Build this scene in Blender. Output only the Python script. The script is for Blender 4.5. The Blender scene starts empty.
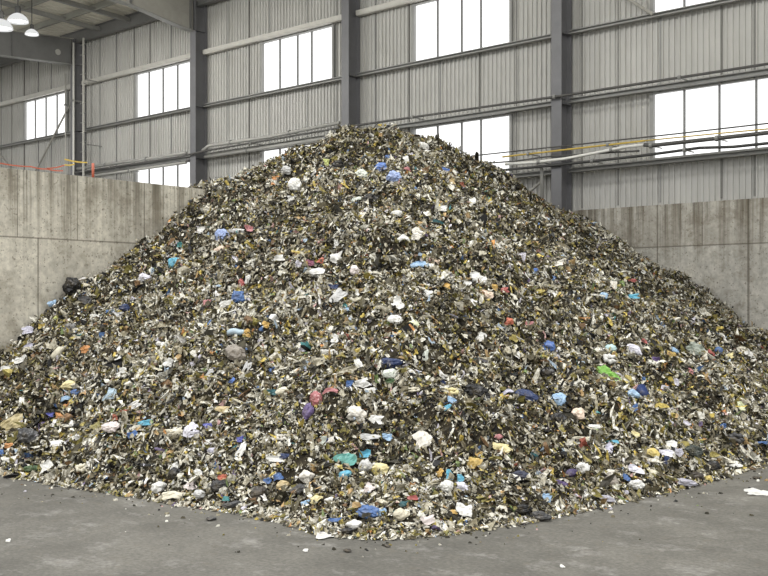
import bpy, math, random
import numpy as np
from mathutils import Vector, Matrix, Euler

scene = bpy.context.scene
COL = scene.collection
rng = np.random.default_rng(7)
random.seed(7)
LAMPW = 260
PI = math.pi

# ------------------------------------------------------------------ helpers
def lin(c):
    return tuple((x/12.92 if x <= .04045 else ((x+.055)/1.055)**2.4) for x in (v/255 for v in c))

class MB:
    """Collects boxes, bars, tubes and raw pieces; build() links them as ONE mesh object."""
    def __init__(s): s.v = []; s.f = []; s.m = []
    def raw(s, verts, faces, mi=0):
        o = len(s.v); s.v += [tuple(p) for p in verts]; s.f += [tuple(o+i for i in f) for f in faces]; s.m += [mi]*len(faces); return s
    def box(s, x0, x1, y0, y1, z0, z1, mi=0):
        v = [(x, y, z) for x in (x0, x1) for y in (y0, y1) for z in (z0, z1)]
        return s.raw(v, [(0,1,3,2),(4,6,7,5),(0,4,5,1),(2,3,7,6),(0,2,6,4),(1,5,7,3)], mi)
    def bar(s, a, b, w, h, mi=0, up=(0,0,1)):
        a = Vector(a); b = Vector(b); d = (b-a).normalized(); sd = d.cross(Vector(up))
        if sd.length < 1e-4: sd = d.cross(Vector((0,1,0)))
        sd.normalize(); u = sd.cross(d)
        v = [p + sd*sx*w/2 + u*sz*h/2 for p in (a, b) for sx in (-1, 1) for sz in (-1, 1)]
        return s.raw(v, [(0,2,3,1),(4,5,7,6),(0,1,5,4),(2,6,7,3),(0,4,6,2),(1,3,7,5)], mi)
    def tube(s, pts, r, n=8, mi=0, cap=True):
        pts = [Vector(p) for p in pts]; rings = []
        for i, p in enumerate(pts):
            d = (pts[min(i+1, len(pts)-1)] - pts[max(i-1, 0)]).normalized()
            a = d.cross(Vector((0,0,1)))
            if a.length < 1e-3: a = d.cross(Vector((0,1,0)))
            a.normalize(); b = a.cross(d)
            rr = r[i] if isinstance(r, (list, tuple)) else r
            rings.append([p + (a*math.cos(t) + b*math.sin(t))*rr for t in (2*PI*k/n for k in range(n))])
        v = [q for R in rings for q in R]; f = []
        for i in range(len(rings)-1):
            for k in range(n):
                f.append((i*n+k, i*n+(k+1) % n, (i+1)*n+(k+1) % n, (i+1)*n+k))
        if cap: f += [tuple(range(n))[::-1], tuple((len(rings)-1)*n+k for k in range(n))]
        return s.raw(v, f, mi)
    def lathe(s, prof, c, n=24, mi=0):
        v = [(c[0]+r*math.cos(2*PI*k/n), c[1]+r*math.sin(2*PI*k/n), c[2]+z) for r, z in prof for k in range(n)]
        f = [(i*n+k, i*n+(k+1) % n, (i+1)*n+(k+1) % n, (i+1)*n+k) for i in range(len(prof)-1) for k in range(n)]
        return s.raw(v, f, mi)
    def build(s, name, mats, parent=None, smooth=False, origin=None):
        me = bpy.data.meshes.new(name)
        o0 = Vector(origin) if origin else Vector((0,0,0))
        me.from_pydata([tuple(Vector(p)-o0) for p in s.v], [], s.f)
        for m in (mats if isinstance(mats, (list, tuple)) else [mats]): me.materials.append(m)
        me.polygons.foreach_set('material_index', s.m)
        if smooth: me.polygons.foreach_set('use_smooth', [True]*len(s.f))
        me.update()
        o = bpy.data.objects.new(name, me); COL.objects.link(o)
        o.location = o0
        if parent is not None:
            o.parent = parent; o.location = o0 - parent.location
        return o

def empty(name, loc):
    o = bpy.data.objects.new(name, None); COL.objects.link(o); o.location = loc; o.empty_display_size = .2
    return o
def tag(o, label=None, cat=None, group=None, kind=None):
    if label: o['label'] = label
    if cat: o['category'] = cat
    if group: o['group'] = group
    if kind: o['kind'] = kind
    return o

def vhash(ix, iy, iz):
    n = (ix.astype(np.int64)*374761393 + iy.astype(np.int64)*668265263 + iz.astype(np.int64)*2147483647) & 0xffffffff
    n = ((n ^ (n >> 13))*1274126177) & 0xffffffff
    n = n ^ (n >> 16)
    return (n & 0xffff)/65535.0

def vnoise(p, seed=0):
    """Smooth value noise in -1..1 for points p (n x 3)."""
    p = np.asarray(p, dtype=float)
    i = np.floor(p).astype(np.int64); f = p - i; f = f*f*(3 - 2*f)
    out = 0
    for dx in (0, 1):
        for dy in (0, 1):
            for dz in (0, 1):
                w = (f[:, 0] if dx else 1-f[:, 0])*(f[:, 1] if dy else 1-f[:, 1])*(f[:, 2] if dz else 1-f[:, 2])
                out = out + w*vhash(i[:, 0]+dx+seed*131, i[:, 1]+dy+seed*17, i[:, 2]+dz)
    return out*2 - 1

def smin(a, b, k):
    h = np.clip(.5 + .5*(b-a)/k, 0, 1)
    return b*(1-h) + a*h - k*h*(1-h)

def heap_base(X, Y):
    f1 = 0.6235*(Y - 6.5258 - 0.1033*(X+6))
    f2 = 0.6601*(-5.0886 + 0.1413*(Y-8) + -0.014*(Y-8)**2 - X)
    z = smin(f1, f2, 0.8173)
    z = smin(z, 5.736 + 0*z, 0.2657)
    z = smin(z, 3.513 + 0.4812*(20-Y), 0.1748)
    z = z + .15*np.exp(-((X+5.9)**2 + (Y-6.4)**2)/.6)
    return smin(z, 5.0678 + 0.682*(X+14.6), 1.2419)

def heap_height(X, Y):
    X = np.asarray(X, dtype=float); Y = np.asarray(Y, dtype=float)
    z = heap_base(X, Y)
    q = np.stack([X.ravel(), Y.ravel(), 0*X.ravel()], 1)
    n = .16*vnoise(q*.9, 1) + .10*vnoise(q*2.1, 2) + .07*vnoise(q*4.3, 3) + .045*vnoise(q*8.5, 4)
    n = n.reshape(X.shape)
    return z + n*np.clip(z/.7 + .15, .1, 1)


# ------------------------------------------------------------------ materials
class NT:
    def __init__(s, name):
        s.m = bpy.data.materials.new(name); s.m.use_nodes = True
        s.t = s.m.node_tree; s.t.nodes.clear()
        s.out = s.t.nodes.new('ShaderNodeOutputMaterial')
        s.bs = s.t.nodes.new('ShaderNodeBsdfPrincipled')
        s.t.links.new(s.bs.outputs[0], s.out.inputs[0])
        s.co = s.t.nodes.new('ShaderNodeTexCoord').outputs['Object']
    def n(s, typ, **kw):
        x = s.t.nodes.new(typ)
        for k, v in kw.items():
            if k in x.inputs: x.inputs[k].default_value = v
            else: setattr(x, k, v)
        return x
    def l(s, a, b): s.t.links.new(a, b)
    def noise(s, scale, detail=4, rough=.6, stretch=None):
        x = s.n('ShaderNodeTexNoise'); x.inputs['Scale'].default_value = scale
        x.inputs['Detail'].default_value = detail; x.inputs['Roughness'].default_value = rough
        if stretch:
            mp = s.n('ShaderNodeMapping'); mp.inputs['Scale'].default_value = stretch
            s.l(s.co, mp.inputs[0]); s.l(mp.outputs[0], x.inputs['Vector'])
        else: s.l(s.co, x.inputs['Vector'])
        return x.outputs['Fac']
    def ramp(s, fac, stops):
        r = s.n('ShaderNodeValToRGB'); e = r.color_ramp.elements
        while len(e) < len(stops): e.new(.5)
        for k, (p, c) in enumerate(stops):
            e[k].position = p; e[k].color = (*(c if isinstance(c, (tuple, list)) else (c, c, c)), 1)
        s.l(fac, r.inputs[0]); return r.outputs[0]
    def mix(s, fac, a, b, mode='MIX'):
        x = s.n('ShaderNodeMix', data_type='RGBA', blend_type=mode)
        for sock, val in ((x.inputs[0], fac), (x.inputs[6], a), (x.inputs[7], b)):
            if hasattr(val, 'links'): s.l(val, sock)
            elif isinstance(val, (int, float)): sock.default_value = val
            else: sock.default_value = (*val, 1)
        return x.outputs[2]
    def base(s, c):
        if hasattr(c, 'links'): s.l(c, s.bs.inputs['Base Color'])
        else: s.bs.inputs['Base Color'].default_value = (*c, 1)
    def bump(s, h, strength=.3, dist=.02):
        b = s.n('ShaderNodeBump'); b.inputs['Strength'].default_value = strength; b.inputs['Distance'].default_value = dist
        s.l(h, b.inputs['Height']); s.l(b.outputs[0], s.bs.inputs['Normal'])
    def fin(s, rough=.6, metal=0, spec=.4):
        s.bs.inputs['Roughness'].default_value = rough; s.bs.inputs['Metallic'].default_value = metal
        s.bs.inputs['Specular IOR Level'].default_value = spec
        return s.m

def painted(name, rgb, var=.12, rough=.5, metal=0, scale=3):
    t = NT(name); c = lin(rgb)
    f = t.noise(scale, 5, .65)
    t.base(t.ramp(f, [(.3, tuple(x*(1-var) for x in c)), (.7, tuple(min(1, x*(1+var)) for x in c))]))
    return t.fin(rough, metal)

def concrete(name, rgb, streak=.6, pores=True, seams=None, upper=0):
    t = NT(name); c = lin(rgb)
    big = t.noise(.55, 6, .6); fine = t.noise(9, 6, .7)
    col = t.ramp(big, [(.38, tuple(x*.78 for x in c)), (.62, tuple(x*1.12 for x in c))])
    col = t.mix(.55, col, t.ramp(fine, [(.36, (.62,)*3), (.62, (1.22,)*3)]), 'MULTIPLY')
    spk = t.noise(17, 3, .55)
    col = t.mix(t.ramp(spk, [(.62, 0.), (.68, .55)]), col, lin((92, 86, 74)))
    # vertical run-down staining, strongest near the top
    st = t.noise(1.0, 4, .75, (4.6, 4.6, .10))
    sx = t.n('ShaderNodeSeparateXYZ'); t.l(t.co, sx.inputs[0])
    top = t.n('ShaderNodeMapRange'); t.l(sx.outputs['Z'], top.inputs[0])
    top.inputs[1].default_value = 2.6; top.inputs[2].default_value = 4.05; top.inputs[3].default_value = .12; top.inputs[4].default_value = 1
    sm = t.n('ShaderNodeMath', operation='MULTIPLY'); t.l(t.ramp(st, [(.44, 0.), (.62, streak)]), sm.inputs[0]); t.l(top.outputs[0], sm.inputs[1])
    col = t.mix(sm.outputs[0], col, lin((104, 97, 82)))
    if pores:
        v = t.n('ShaderNodeTexVoronoi'); v.inputs['Scale'].default_value = 13; t.l(t.co, v.inputs['Vector'])
        pn = t.noise(1.1, 2)
        th = t.n('ShaderNodeMath', operation='MULTIPLY'); t.l(pn, th.inputs[0]); th.inputs[1].default_value = .30
        lt = t.n('ShaderNodeMath', operation='LESS_THAN'); t.l(v.outputs['Distance'], lt.inputs[0]); t.l(th.outputs[0], lt.inputs[1])
        fade = t.n('ShaderNodeMath', operation='MULTIPLY'); t.l(lt.outputs[0], fade.inputs[0]); fade.inputs[1].default_value = .42
        col = t.mix(fade.outputs[0], col, lin((70, 66, 58)))
    if upper:
        up = t.n('ShaderNodeMath', operation='GREATER_THAN'); t.l(sx.outputs['Z'], up.inputs[0]); up.inputs[1].default_value = 3.18
        u2 = t.n('ShaderNodeMath', operation='MULTIPLY'); t.l(up.outputs[0], u2.inputs[0]); t.l(t.ramp(t.noise(.8, 3), [(.35, upper*.35), (.65, upper)]), u2.inputs[1])
        col = t.mix(u2.outputs[0], col, lin((122, 112, 94)))
    drip = t.noise(1.0, 5, .8, (9.0, 9.0, .16))
    dm = t.n('ShaderNodeMath', operation='MULTIPLY'); t.l(t.ramp(drip, [(.53, 0.), (.64, streak*.9)]), dm.inputs[0]); t.l(top.outputs[0], dm.inputs[1])
    col = t.mix(dm.outputs[0], col, lin((84, 78, 66)))
    blot = t.noise(2.2, 6, .7)
    col = t.mix(t.ramp(blot, [(.50, 0.), (.64, .5)]), col, lin((112, 104, 88)))
    for ax, pos, z0, z1, w in (seams or []):
        src = sx.outputs['XYZ'.index(ax)]
        d = t.n('ShaderNodeMath', operation='SUBTRACT'); t.l(src, d.inputs[0]); d.inputs[1].default_value = pos
        a = t.n('ShaderNodeMath', operation='ABSOLUTE'); t.l(d.outputs[0], a.inputs[0])
        k = t.n('ShaderNodeMath', operation='LESS_THAN'); t.l(a.outputs[0], k.inputs[0]); k.inputs[1].default_value = w
        z = sx.outputs['Z']
        g = t.n('ShaderNodeMath', operation='GREATER_THAN'); t.l(z, g.inputs[0]); g.inputs[1].default_value = z0
        h = t.n('ShaderNodeMath', operation='LESS_THAN'); t.l(z, h.inputs[0]); h.inputs[1].default_value = z1
        p = t.n('ShaderNodeMath', operation='MULTIPLY'); t.l(g.outputs[0], p.inputs[0]); t.l(h.outputs[0], p.inputs[1])
        q = t.n('ShaderNodeMath', operation='MULTIPLY'); t.l(p.outputs[0], q.inputs[0]); t.l(k.outputs[0], q.inputs[1])
        r = t.n('ShaderNodeMath', operation='MULTIPLY'); t.l(q.outputs[0], r.inputs[0]); r.inputs[1].default_value = .6
        col = t.mix(r.outputs[0], col, lin((84, 78, 66)))
    t.base(col); t.bump(fine, .25, .01)
    return t.fin(.85, 0, .25)

M = {}
M['column'] = painted('steel_grey_paint', (112, 112, 114), .10, .45)
M['rafter'] = painted('grey_rafter_paint', (158, 156, 148), .10, .5)
M['rafter_dark'] = painted('dark_grey_steel', (112, 112, 110), .10, .5)  # darker tone: ladder column's rafter web, eave beam and stiffeners
M['girt'] = painted('galvanised_steel', (140, 140, 136), .12, .45, .1, 6)
M['girt_pale'] = painted('pale_galvanised', (196, 194, 186), .08, .4, .1, 5)
M['purlin'] = painted('purlin_paint', (150, 150, 142), .1, .5)
M['dark'] = painted('dark_metal', (64, 64, 62), .15, .5)
M['pipe_dark'] = painted('dark_pipe', (84, 83, 80), .15, .45)
M['pipe_grey'] = painted('grey_pipe', (170, 169, 163), .1, .4)
M['white'] = painted('white_plastic', (226, 225, 218), .04, .4)
M['yellow'] = painted('yellow_paint', (202, 174, 84), .1, .5)
M['orange'] = painted('orange_red_plastic', (176, 98, 76), .1, .5)
M['frame'] = painted('window_frame_grey', (150, 150, 147), .08, .45)
M['mullion'] = painted('mullion_grey', (112, 112, 110), .08, .45)

def cladding_mat():
    t = NT('liner_sheet'); c = lin((190, 189, 184))
    f = t.noise(.5, 5, .6); g = t.noise(1.4, 4, .7, (4, 4, .18))
    col = t.ramp(f, [(.3, tuple(x*.88 for x in c)), (.7, tuple(x*1.08 for x in c))])
    col = t.mix(t.ramp(g, [(.5, 0.), (.75, .40)]), col, lin((140, 137, 126)))
    t.base(col); return t.fin(.5, 0, .4)
M['clad'] = cladding_mat()
M['seam'] = painted('sheet_seam', (128, 127, 122), .1, .6)
M['roof'] = painted('roof_sheet', (228, 224, 210), .08, .6, 0, .8)

def emit(name, rgb, s):
    m = bpy.data.materials.new(name); m.use_nodes = True; t = m.node_tree; t.nodes.clear()
    o = t.nodes.new('ShaderNodeOutputMaterial'); e = t.nodes.new('ShaderNodeEmission')
    e.inputs[0].default_value = (*rgb, 1); e.inputs[1].default_value = s; t.links.new(e.outputs[0], o.inputs[0]); return m
M['pane'] = emit('daylit_pane', (1, 1, 1), 1.25)
M['shade'] = emit('glowing_shade', (.95, .96, .95), .62)
M['lamp'] = emit('lamp_glow', (1, 1, .96), 3.0)

def floor_mat():
    t = NT('concrete_floor'); c = lin((98, 96, 89))
    big = t.noise(.35, 6, .6); mid = t.noise(1.7, 6, .7); fine = t.noise(28, 4, .7)
    col = t.ramp(big, [(.38, tuple(x*.86 for x in c)), (.62, tuple(x*1.12 for x in c))])
    col = t.mix(.8, col, t.ramp(mid, [(.36, (.76,)*3), (.64, (1.20,)*3)]), 'MULTIPLY')
    col = t.mix(.8, col, t.ramp(fine, [(.36, (.72,)*3), (.64, (1.26,)*3)]), 'MULTIPLY')
    sc = t.noise(1.6, 6, .8, (1.3, 1.5, 1))
    col = t.mix(t.ramp(sc, [(.54, 0.), (.68, .26)]), col, lin((196, 194, 188)))
    v = t.n('ShaderNodeTexVoronoi', feature='DISTANCE_TO_EDGE'); v.inputs['Scale'].default_value = .45
    wob = t.noise(1.5, 5, .7)
    vm = t.n('ShaderNodeVectorMath', operation='ADD'); t.l(t.co, vm.inputs[0]); 
    wv = t.n('ShaderNodeCombineXYZ'); t.l(wob, wv.inputs[0]); t.l(wob, wv.inputs[1]); t.l(wv.outputs[0], vm.inputs[1]); t.l(vm.outputs[0], v.inputs['Vector'])
    brk = t.noise(.9, 2)
    cr = t.n('ShaderNodeMath', operation='LESS_THAN'); t.l(v.outputs['Distance'], cr.inputs[0]); cr.inputs[1].default_value = .006
    cm = t.n('ShaderNodeMath', operation='MULTIPLY'); t.l(cr.outputs[0], cm.inputs[0]); t.l(t.ramp(brk, [(.48, 0.), (.6, .55)]), cm.inputs[1])
    col = t.mix(cm.outputs[0], col, lin((84, 80, 72)))
    dirt = t.noise(5.5, 5, .75)
    col = t.mix(t.ramp(dirt, [(.56, 0.), (.68, .45)]), col, lin((104, 98, 86)))
    t.base(col); t.bump(fine, .15, .006); return t.fin(.75, 0, .35)
M['floor'] = floor_mat()

def heap_mats():
    t = NT('dark_heap_core')
    f = t.noise(9, 6, .7)
    t.base(t.ramp(f, [(.3, lin((26, 23, 17))), (.55, lin((50, 45, 34))), (.75, lin((96, 88, 70)))]))  # dark base doubles as painted shade in the gaps between shreds
    core = t.fin(.9, 0, .2)
    t = NT('shredded_flakes')
    a = t.n('ShaderNodeVertexColor', layer_name='flake_colour')
    g = t.noise(34, 4, .65)
    t.base(t.mix(.75, a.outputs[0], t.ramp(g, [(.36, lin((154, 145, 124))), (.60, (1.10, 1.10, 1.08))]), 'MULTIPLY'))
    return core, t.fin(.55, 0, .35)
M['core'], M['flake'] = heap_mats()

PAL = dict(black=(25,25,26), dgrey=(66,66,66), grey=(128,127,124), lgrey=(192,192,188), white=(224,223,215), lilac=(205,203,222), lilacw=(222,220,232),
    lilacg=(170,168,180), yellow=(216,188,84), ygreen=(186,196,96), cream=(222,214,184), creamw=(226,220,204), ycream=(226,210,140), navy=(38,58,108), navyg=(52,58,82), navyb=(26,52,116),
    orange=(210,136,66), yorange=(216,168,72), cardtan=(186,168,112), blue=(66,108,174), bblue=(82,124,206), lblue=(150,190,226), pblue=(172,200,216), periw=(150,174,228),
    violet=(92,98,190), green=(62,96,48), pinkw=(228,214,208), rust=(168,82,54), olive=(158,148,78), taupe=(150,140,126), tan=(196,170,112), brown=(112,84,58), cyan=(84,182,214),
    dbrown=(60,52,42), redor=(208,98,66), teal=(52,140,140), dteal=(30,94,100), pink=(206,126,128), magenta=(160,84,112), red=(186,84,78), rednet=(186,98,100), purple=(96,74,130), dpurple=(66,52,100),
    gwhite=(214,222,206), peach=(226,198,170), seagreen=(84,166,152), ochre=(196,160,70), beige=(206,196,166), aqua=(176,214,214), leafgreen=(118,184,58), ggreen=(150,160,144), dgreen=(56,64,56), ygreenw=(218,226,176))
ITEMMAT = {}
def soft(c, k=.74):
    g = .3*c[0] + .59*c[1] + .11*c[2]
    return tuple(g + (v-g)*k for v in c)
def item_mat(key, kind):
    k = (key, kind)
    if k not in ITEMMAT:
        t = NT('plastic_' + key); c = lin(soft(PAL[key]))
        f = t.noise(14, 4, .65); d = t.noise(6, 5, .7)
        col = t.ramp(f, [(.3, tuple(x*.84 for x in c)), (.7, tuple(min(.95, x*1.1) for x in c))])
        col = t.mix(t.ramp(d, [(.50, 0.), (.66, .45)]), col, lin((104, 94, 74)))
        if key == 'rednet':
            v = t.n('ShaderNodeTexVoronoi'); v.inputs['Scale'].default_value = 38; t.l(t.co, v.inputs['Vector'])
            col = t.mix(t.ramp(v.outputs['Distance'], [(.2, .7), (.35, 0.)]), col, lin((226, 190, 186)))
        t.base(col); ITEMMAT[k] = t.fin(.38 if kind in ('bag', 'sheet') else .5, 0, .45)
    return ITEMMAT[k]

# ------------------------------------------------------------------ the hall
XW0, XW1, YW = -46.0, 4.0, 20.0
tag(MB().box(XW0, 8, -8, 20.4, -.3, 0).build('floor', M['floor']), kind='structure')

WIN = []   # x0, x1, z0, z1
BAYW = [(-42.4, -39.4), (-35.42, -32.42), (-28.36, -25.36), (-22.16, -19.2), (-16.45, -13.4), (-9.9, -6.9), (-3.5, -.5)]
for a, b in BAYW:
    WIN.append((a, b, 8.10, 9.58)); WIN.append((a, b, 5.03, 6.44))

def cladding():
    pitch, prof = .125, [(0, 0), (.07, 0), (.08, -.034), (.115, -.034)]
    xs = []
    k = 0
    while XW0 + k*pitch < XW1:
        for dx, dy in prof: xs.append((XW0 + k*pitch + dx, YW + dy))
        k += 1
    cuts = sorted(set([w[0] for w in WIN] + [w[1] for w in WIN]))
    def yat(x):
        u = ((x-XW0) % pitch)
        return YW if u < .07 else YW - .034
    pts = sorted(xs + [(c, yat(c)) for c in cuts])
    mb = MB()
    for (xa, ya), (xb, yb) in zip(pts, pts[1:]):
        if xb - xa < 1e-5: continue
        xm = (xa+xb)/2
        holes = sorted((z0, z1) for x0, x1, z0, z1 in WIN if x0 < xm < x1)
        z = 4.07; spans = []
        for z0, z1 in holes: spans.append((z, z0)); z = z1
        spans.append((z, 11.45))
        for za, zb in spans:
            mb.raw([(xa, ya, za), (xb, yb, za), (xb, yb, zb), (xa, ya, zb)], [(0, 1, 2, 3)], 0)
    SE = [-11.56, -10.67, -9.69, -8.37, -7.69, -17.74, -16.58, -15.57, -14.38, -13.3, -23.67, -22.72, -21.81, -20.28, -19.15,
          -30.45, -29.49, -28.46, -27.58, -26.46, -37.2, -36.4, -35.5, -34.5, -33.6, -32.4, -6.8, -3.6, -2.5, -1.4, -.4, 1.2, -39.3, -40.4, -42.5]
    for x in SE:
        holes = sorted((z0, z1) for x0, x1, z0, z1 in WIN if x0 - .02 < x < x1 + .02)
        z = 4.12; spans = []
        for z0, z1 in holes: spans.append((z, z0)); z = z1
        spans.append((z, 11.3))
        for za, zb in spans: mb.box(x-.015, x+.015, YW-.045, YW-.005, za, zb, 1 if int(abs(x)*100) % 3 else 2)
    o = mb.build('wall_back', [M['clad'], M['seam'], M['frame']])
    tag(o, kind='structure')
cladding()

# concrete push walls
seamR = [('Z', 3.18, 0, 9, .014), ('X', -9.74, 0, 4.1, .016), ('X', -7.8, 0, 4.1, .022), ('X', -10.35, 3.18, 4.1, .01), ('X', -11.0, 3.18, 4.1, .01), ('X', -5.9, 0, 4.1, .018), ('X', -8.75, 3.18, 4.1, .008)]
M['concR'] = concrete('push_wall_concrete', (200, 197, 187), .85, True, seamR, .30)
seamL = [('Z', 3.02, 0, 9, .012), ('Y', 8.45, 0, 3.02, .012), ('Y', 10.45, 0, 4.1, .012), ('Y', 9.15, 3.02, 4.1, .008), ('Y', 8.1, 3.02, 4.1, .008), ('Y', 11.2, 3.02, 4.1, .008)]
M['concL'] = concrete('divider_concrete', (202, 197, 182), .85, True, seamL)
tag(MB().box(XW0, XW1, 19.93, 20.3, 0, 4.07).build('wall_base', M['concR']), kind='structure')
tag(MB().box(-15.0, -14.6, .5, 19.93, 0, 4.07).build('wall_left', M['concL']), kind='structure')

# windows: frame, three mullions and four panes each
for n_, (x0, x1, z0, z1) in enumerate(WIN):
    w = empty('window_%d' % (n_+1), ((x0+x1)/2, 19.98, z0)); tag(w, kind='structure')
    mb = MB()
    mb.box(x0, x0+.09, 19.90, 20.03, z0, z1); mb.box(x1-.07, x1, 19.90, 20.03, z0, z1)
    mb.box(x0+.09, x1-.07, 19.90, 20.03, z0, z0+.03); mb.box(x0+.09, x1-.07, 19.90, 20.03, z1-.03, z1)
    mb.build('window_frame', M['frame'], w)
    fr = (.265, .51, .70) if (x0 > -23 and x0 < -12) else (.25, .5, .75)
    ed = [x0+.09] + [x0 + (x1-x0)*f for f in fr] + [x1-.07]
    for x in ed[1:-1]: MB().box(x-.017, x+.017, 19.93, 20.01, z0+.03, z1-.03).build('mullion', M['mullion'], w)
    for a, b in zip(ed, ed[1:]): MB().box(a, b, 19.985, 19.995, z0+.03, z1-.03).build('pane', M['pane'], w)

# columns
CX_ = [-37.95, -31.40, -24.74, -18.37, -11.93, -5.6]
NM = {-37.95: 'column beyond the ladder column, far left', -31.40: 'column with the ladder', -24.74: 'second column from the left', -18.37: 'column behind the heap peak', -11.93: 'column on the right', -5.6: 'column past the right'}
CLAB = {-37.95: 'dark grey steel column far left beyond the ladder', -31.40: 'grey steel column in the left corner with a wall ladder beside it', -24.74: 'grey steel column rising behind the end of the left concrete wall',
        -18.37: 'grey steel column rising directly behind the heap peak', -11.93: 'grey steel column on the right with yellow and white pipes crossing it', -5.6: 'grey steel column beyond the right edge of view'}
for x in CX_:
    if x == -37.95 or x == -5.6: z1 = 11.2
    z1 = 11.2
    mb = MB()
    mb.box(x-.13, x+.13, 19.48, 19.505, 0, z1); mb.box(x-.13, x+.13, 19.90, 19.925, 0, z1); mb.box(x-.012, x+.012, 19.505, 19.90, 0, z1)
    o = empty('steel_column', (x, 19.7, 0)); tag(o, CLAB[x], 'column', 'steel columns of the hall')
    mb.build('shaft', M['column'], o)
    for z in (6.42, 8.0, 10.3):
        MB().box(x-.125, x-.012, 19.505, 19.90, z, z+.015).build('stiffener_plate', M['column'], o)
        MB().box(x+.012, x+.125, 19.505, 19.90, z, z+.015).build('stiffener_plate', M['column'], o)

# rafters running from each column towards the viewer
RLAB = {-37.95: 'dark grey roof rafter farthest left', -31.40: 'dark grey roof rafter meeting the ladder column', -24.74: 'grey roof rafter running out from the second column across the top left',
        -18.37: 'grey roof rafter above the column behind the heap peak', -11.93: 'grey roof rafter above the right column', -5.6: 'grey roof rafter beyond the right edge'}
RY = 12.0
def roofz(y): return 11.25 + .035*(20-y)
for x in CX_:
    prof = [(19.48, 10.28), (18.9, 10.33), (17.2, 10.58), (16.0, 10.62), (RY, 10.70)]
    topz = lambda q: roofz(q) - .01
    if x == -31.40:
        prof = [(19.48, 10.28), (18.3, 10.22), (16.9, 10.12), (RY, 9.85)]; topz = lambda q: 11.19 - .08*(19.48-q)
    o = empty('roof_rafter', (x, 19.48, 11.2)); tag(o, RLAB[x], 'rafter', 'roof rafters of the hall')
    web = MB(); fl = MB(); tf = MB()
    for (ya, za), (yb, zb) in zip(prof, prof[1:]):
        web.raw([(x+s, y, z) for s in (-.01, .01) for y, z in ((ya, za), (yb, zb), (yb, topz(yb)), (ya, topz(ya)))],
                [(0,1,2,3),(4,7,6,5),(0,4,5,1),(2,6,7,3),(0,3,7,4),(1,5,6,2)])
        fl.bar((x, ya, za), (x, yb, zb), .24, .022)
    tf.bar((x, 19.5, topz(19.5)-.01), (x, RY, topz(RY)-.01), .24, .022)
    web.build('web', M['rafter_dark' if x == -31.40 else 'rafter'], o); fl.build('lower_flange', M['girt'], o); tf.build('upper_flange', M['rafter'], o)
    for y in (17.2, 19.35):
        MB().box(x-.11, x+.11, y-.01, y+.01, (10.32 if y > 18 else 10.60) if x != -31.40 else (10.29 if y > 18 else 10.16), topz(y)-.03).build('stiffener_plate', M['rafter_dark'], o)
    if x == -31.40:
        MB().tube([(x+.012, 18.9, 10.62), (x+.05, 18.9, 10.62)], .10, 16).build('roundel', M['pipe_grey'], o)

# roof sheet, eave beam, purlins
mb = MB()
y = 20.3
x = XW0
k = 0
rp = []
while x < XW1:
    rp += [(x, 0), (x+.16, 0), (x+.18, .04), (x+.23, .04)]; x += .25
for (xa, da), (xb, db) in zip(rp, rp[1:]):
    mb.raw([(xa, 20.3, roofz(20.3)+.24+da), (xb, 20.3, roofz(20.3)+.24+db), (xb, RY, roofz(RY)+.24+db), (xa, RY, roofz(RY)+.24+da)], [(0,1,2,3)])
tag(mb.build('ceiling', M['roof']), kind='structure')
EV = MB(); EV.box(XW0, XW1, 19.62, 19.64, 11.08, 11.44); EV.box(XW0, XW1, 19.55, 19.72, 11.06, 11.08); EV.box(XW0, XW1, 19.55, 19.72, 11.44, 11.46)
tag(EV.build('eave_beam', M['rafter_dark']), 'long dark steel eave beam along the top of the corrugated back wall', 'beam')
ORD = ['first', 'second', 'third', 'fourth', 'fifth', 'sixth', 'seventh']
for k in range(5):
    y = 18.3 - 1.45*k; z = roofz(y)
    mb = MB(); mb.box(XW0, XW1, y-.01, y+.01, z, z+.22); mb.box(XW0, XW1, y-.09, y, z, z+.015); mb.box(XW0, XW1, y, y+.09, z+.205, z+.22)
    tag(mb.build('roof_purlin', M['purlin']), 'grey steel roof purlin, %s one out from the corrugated wall' % ORD[k], 'purlin', 'roof purlins at top left')
for k, x in enumerate((-29.9, -28.2, -26.6, -34.6)):
    o = MB().bar((x, 19.6, roofz(19.6)+.02), (x, RY+.1, roofz(RY+.1)+.02), .10, .14).build('roof_brace', M['girt'])
    tag(o, ['pale roof strut nearest the ladder column', 'pale roof strut midway between the two left rafters', 'pale roof strut next to the second rafter', 'pale roof strut beyond the dark corner rafter'][k], 'strut', 'struts between purlins')

# girts: four rails in every bay
BN = ['left of the ladder column', 'right of the ladder column', 'left of the column behind the peak',
      'between the peak and right columns', 'right of the right column']
GL = [(9.60, .16, 'girt_pale', 'pale box girt above the upper window'), (8.0, .10, 'girt', 'grey girt under the upper window'), (6.46, .12, 'girt', 'grey girt above the lower window'), (4.91, .11, 'girt', 'grey sill girt under the lower window')]
for b, (xa, xb) in enumerate(zip(CX_, CX_[1:])):
    for z, h, mt, nm in GL:
        mb = MB(); mb.box(xa+.14, xb-.14, 19.86, 19.885, z, z+h); mb.box(xa+.14, xb-.14, 19.76, 19.86, z, z+.02); mb.box(xa+.14, xb-.14, 19.80, 19.86, z+h-.02, z+h)
        if mt == 'girt_pale': mb.box(xa+.14, xb-.14, 19.74, 19.86, z+.02, z+h-.02)
        tag(mb.build('wall_girt', M[mt]), nm + ' ' + BN[b], 'girt', 'horizontal girts on the corrugated wall')

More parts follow.
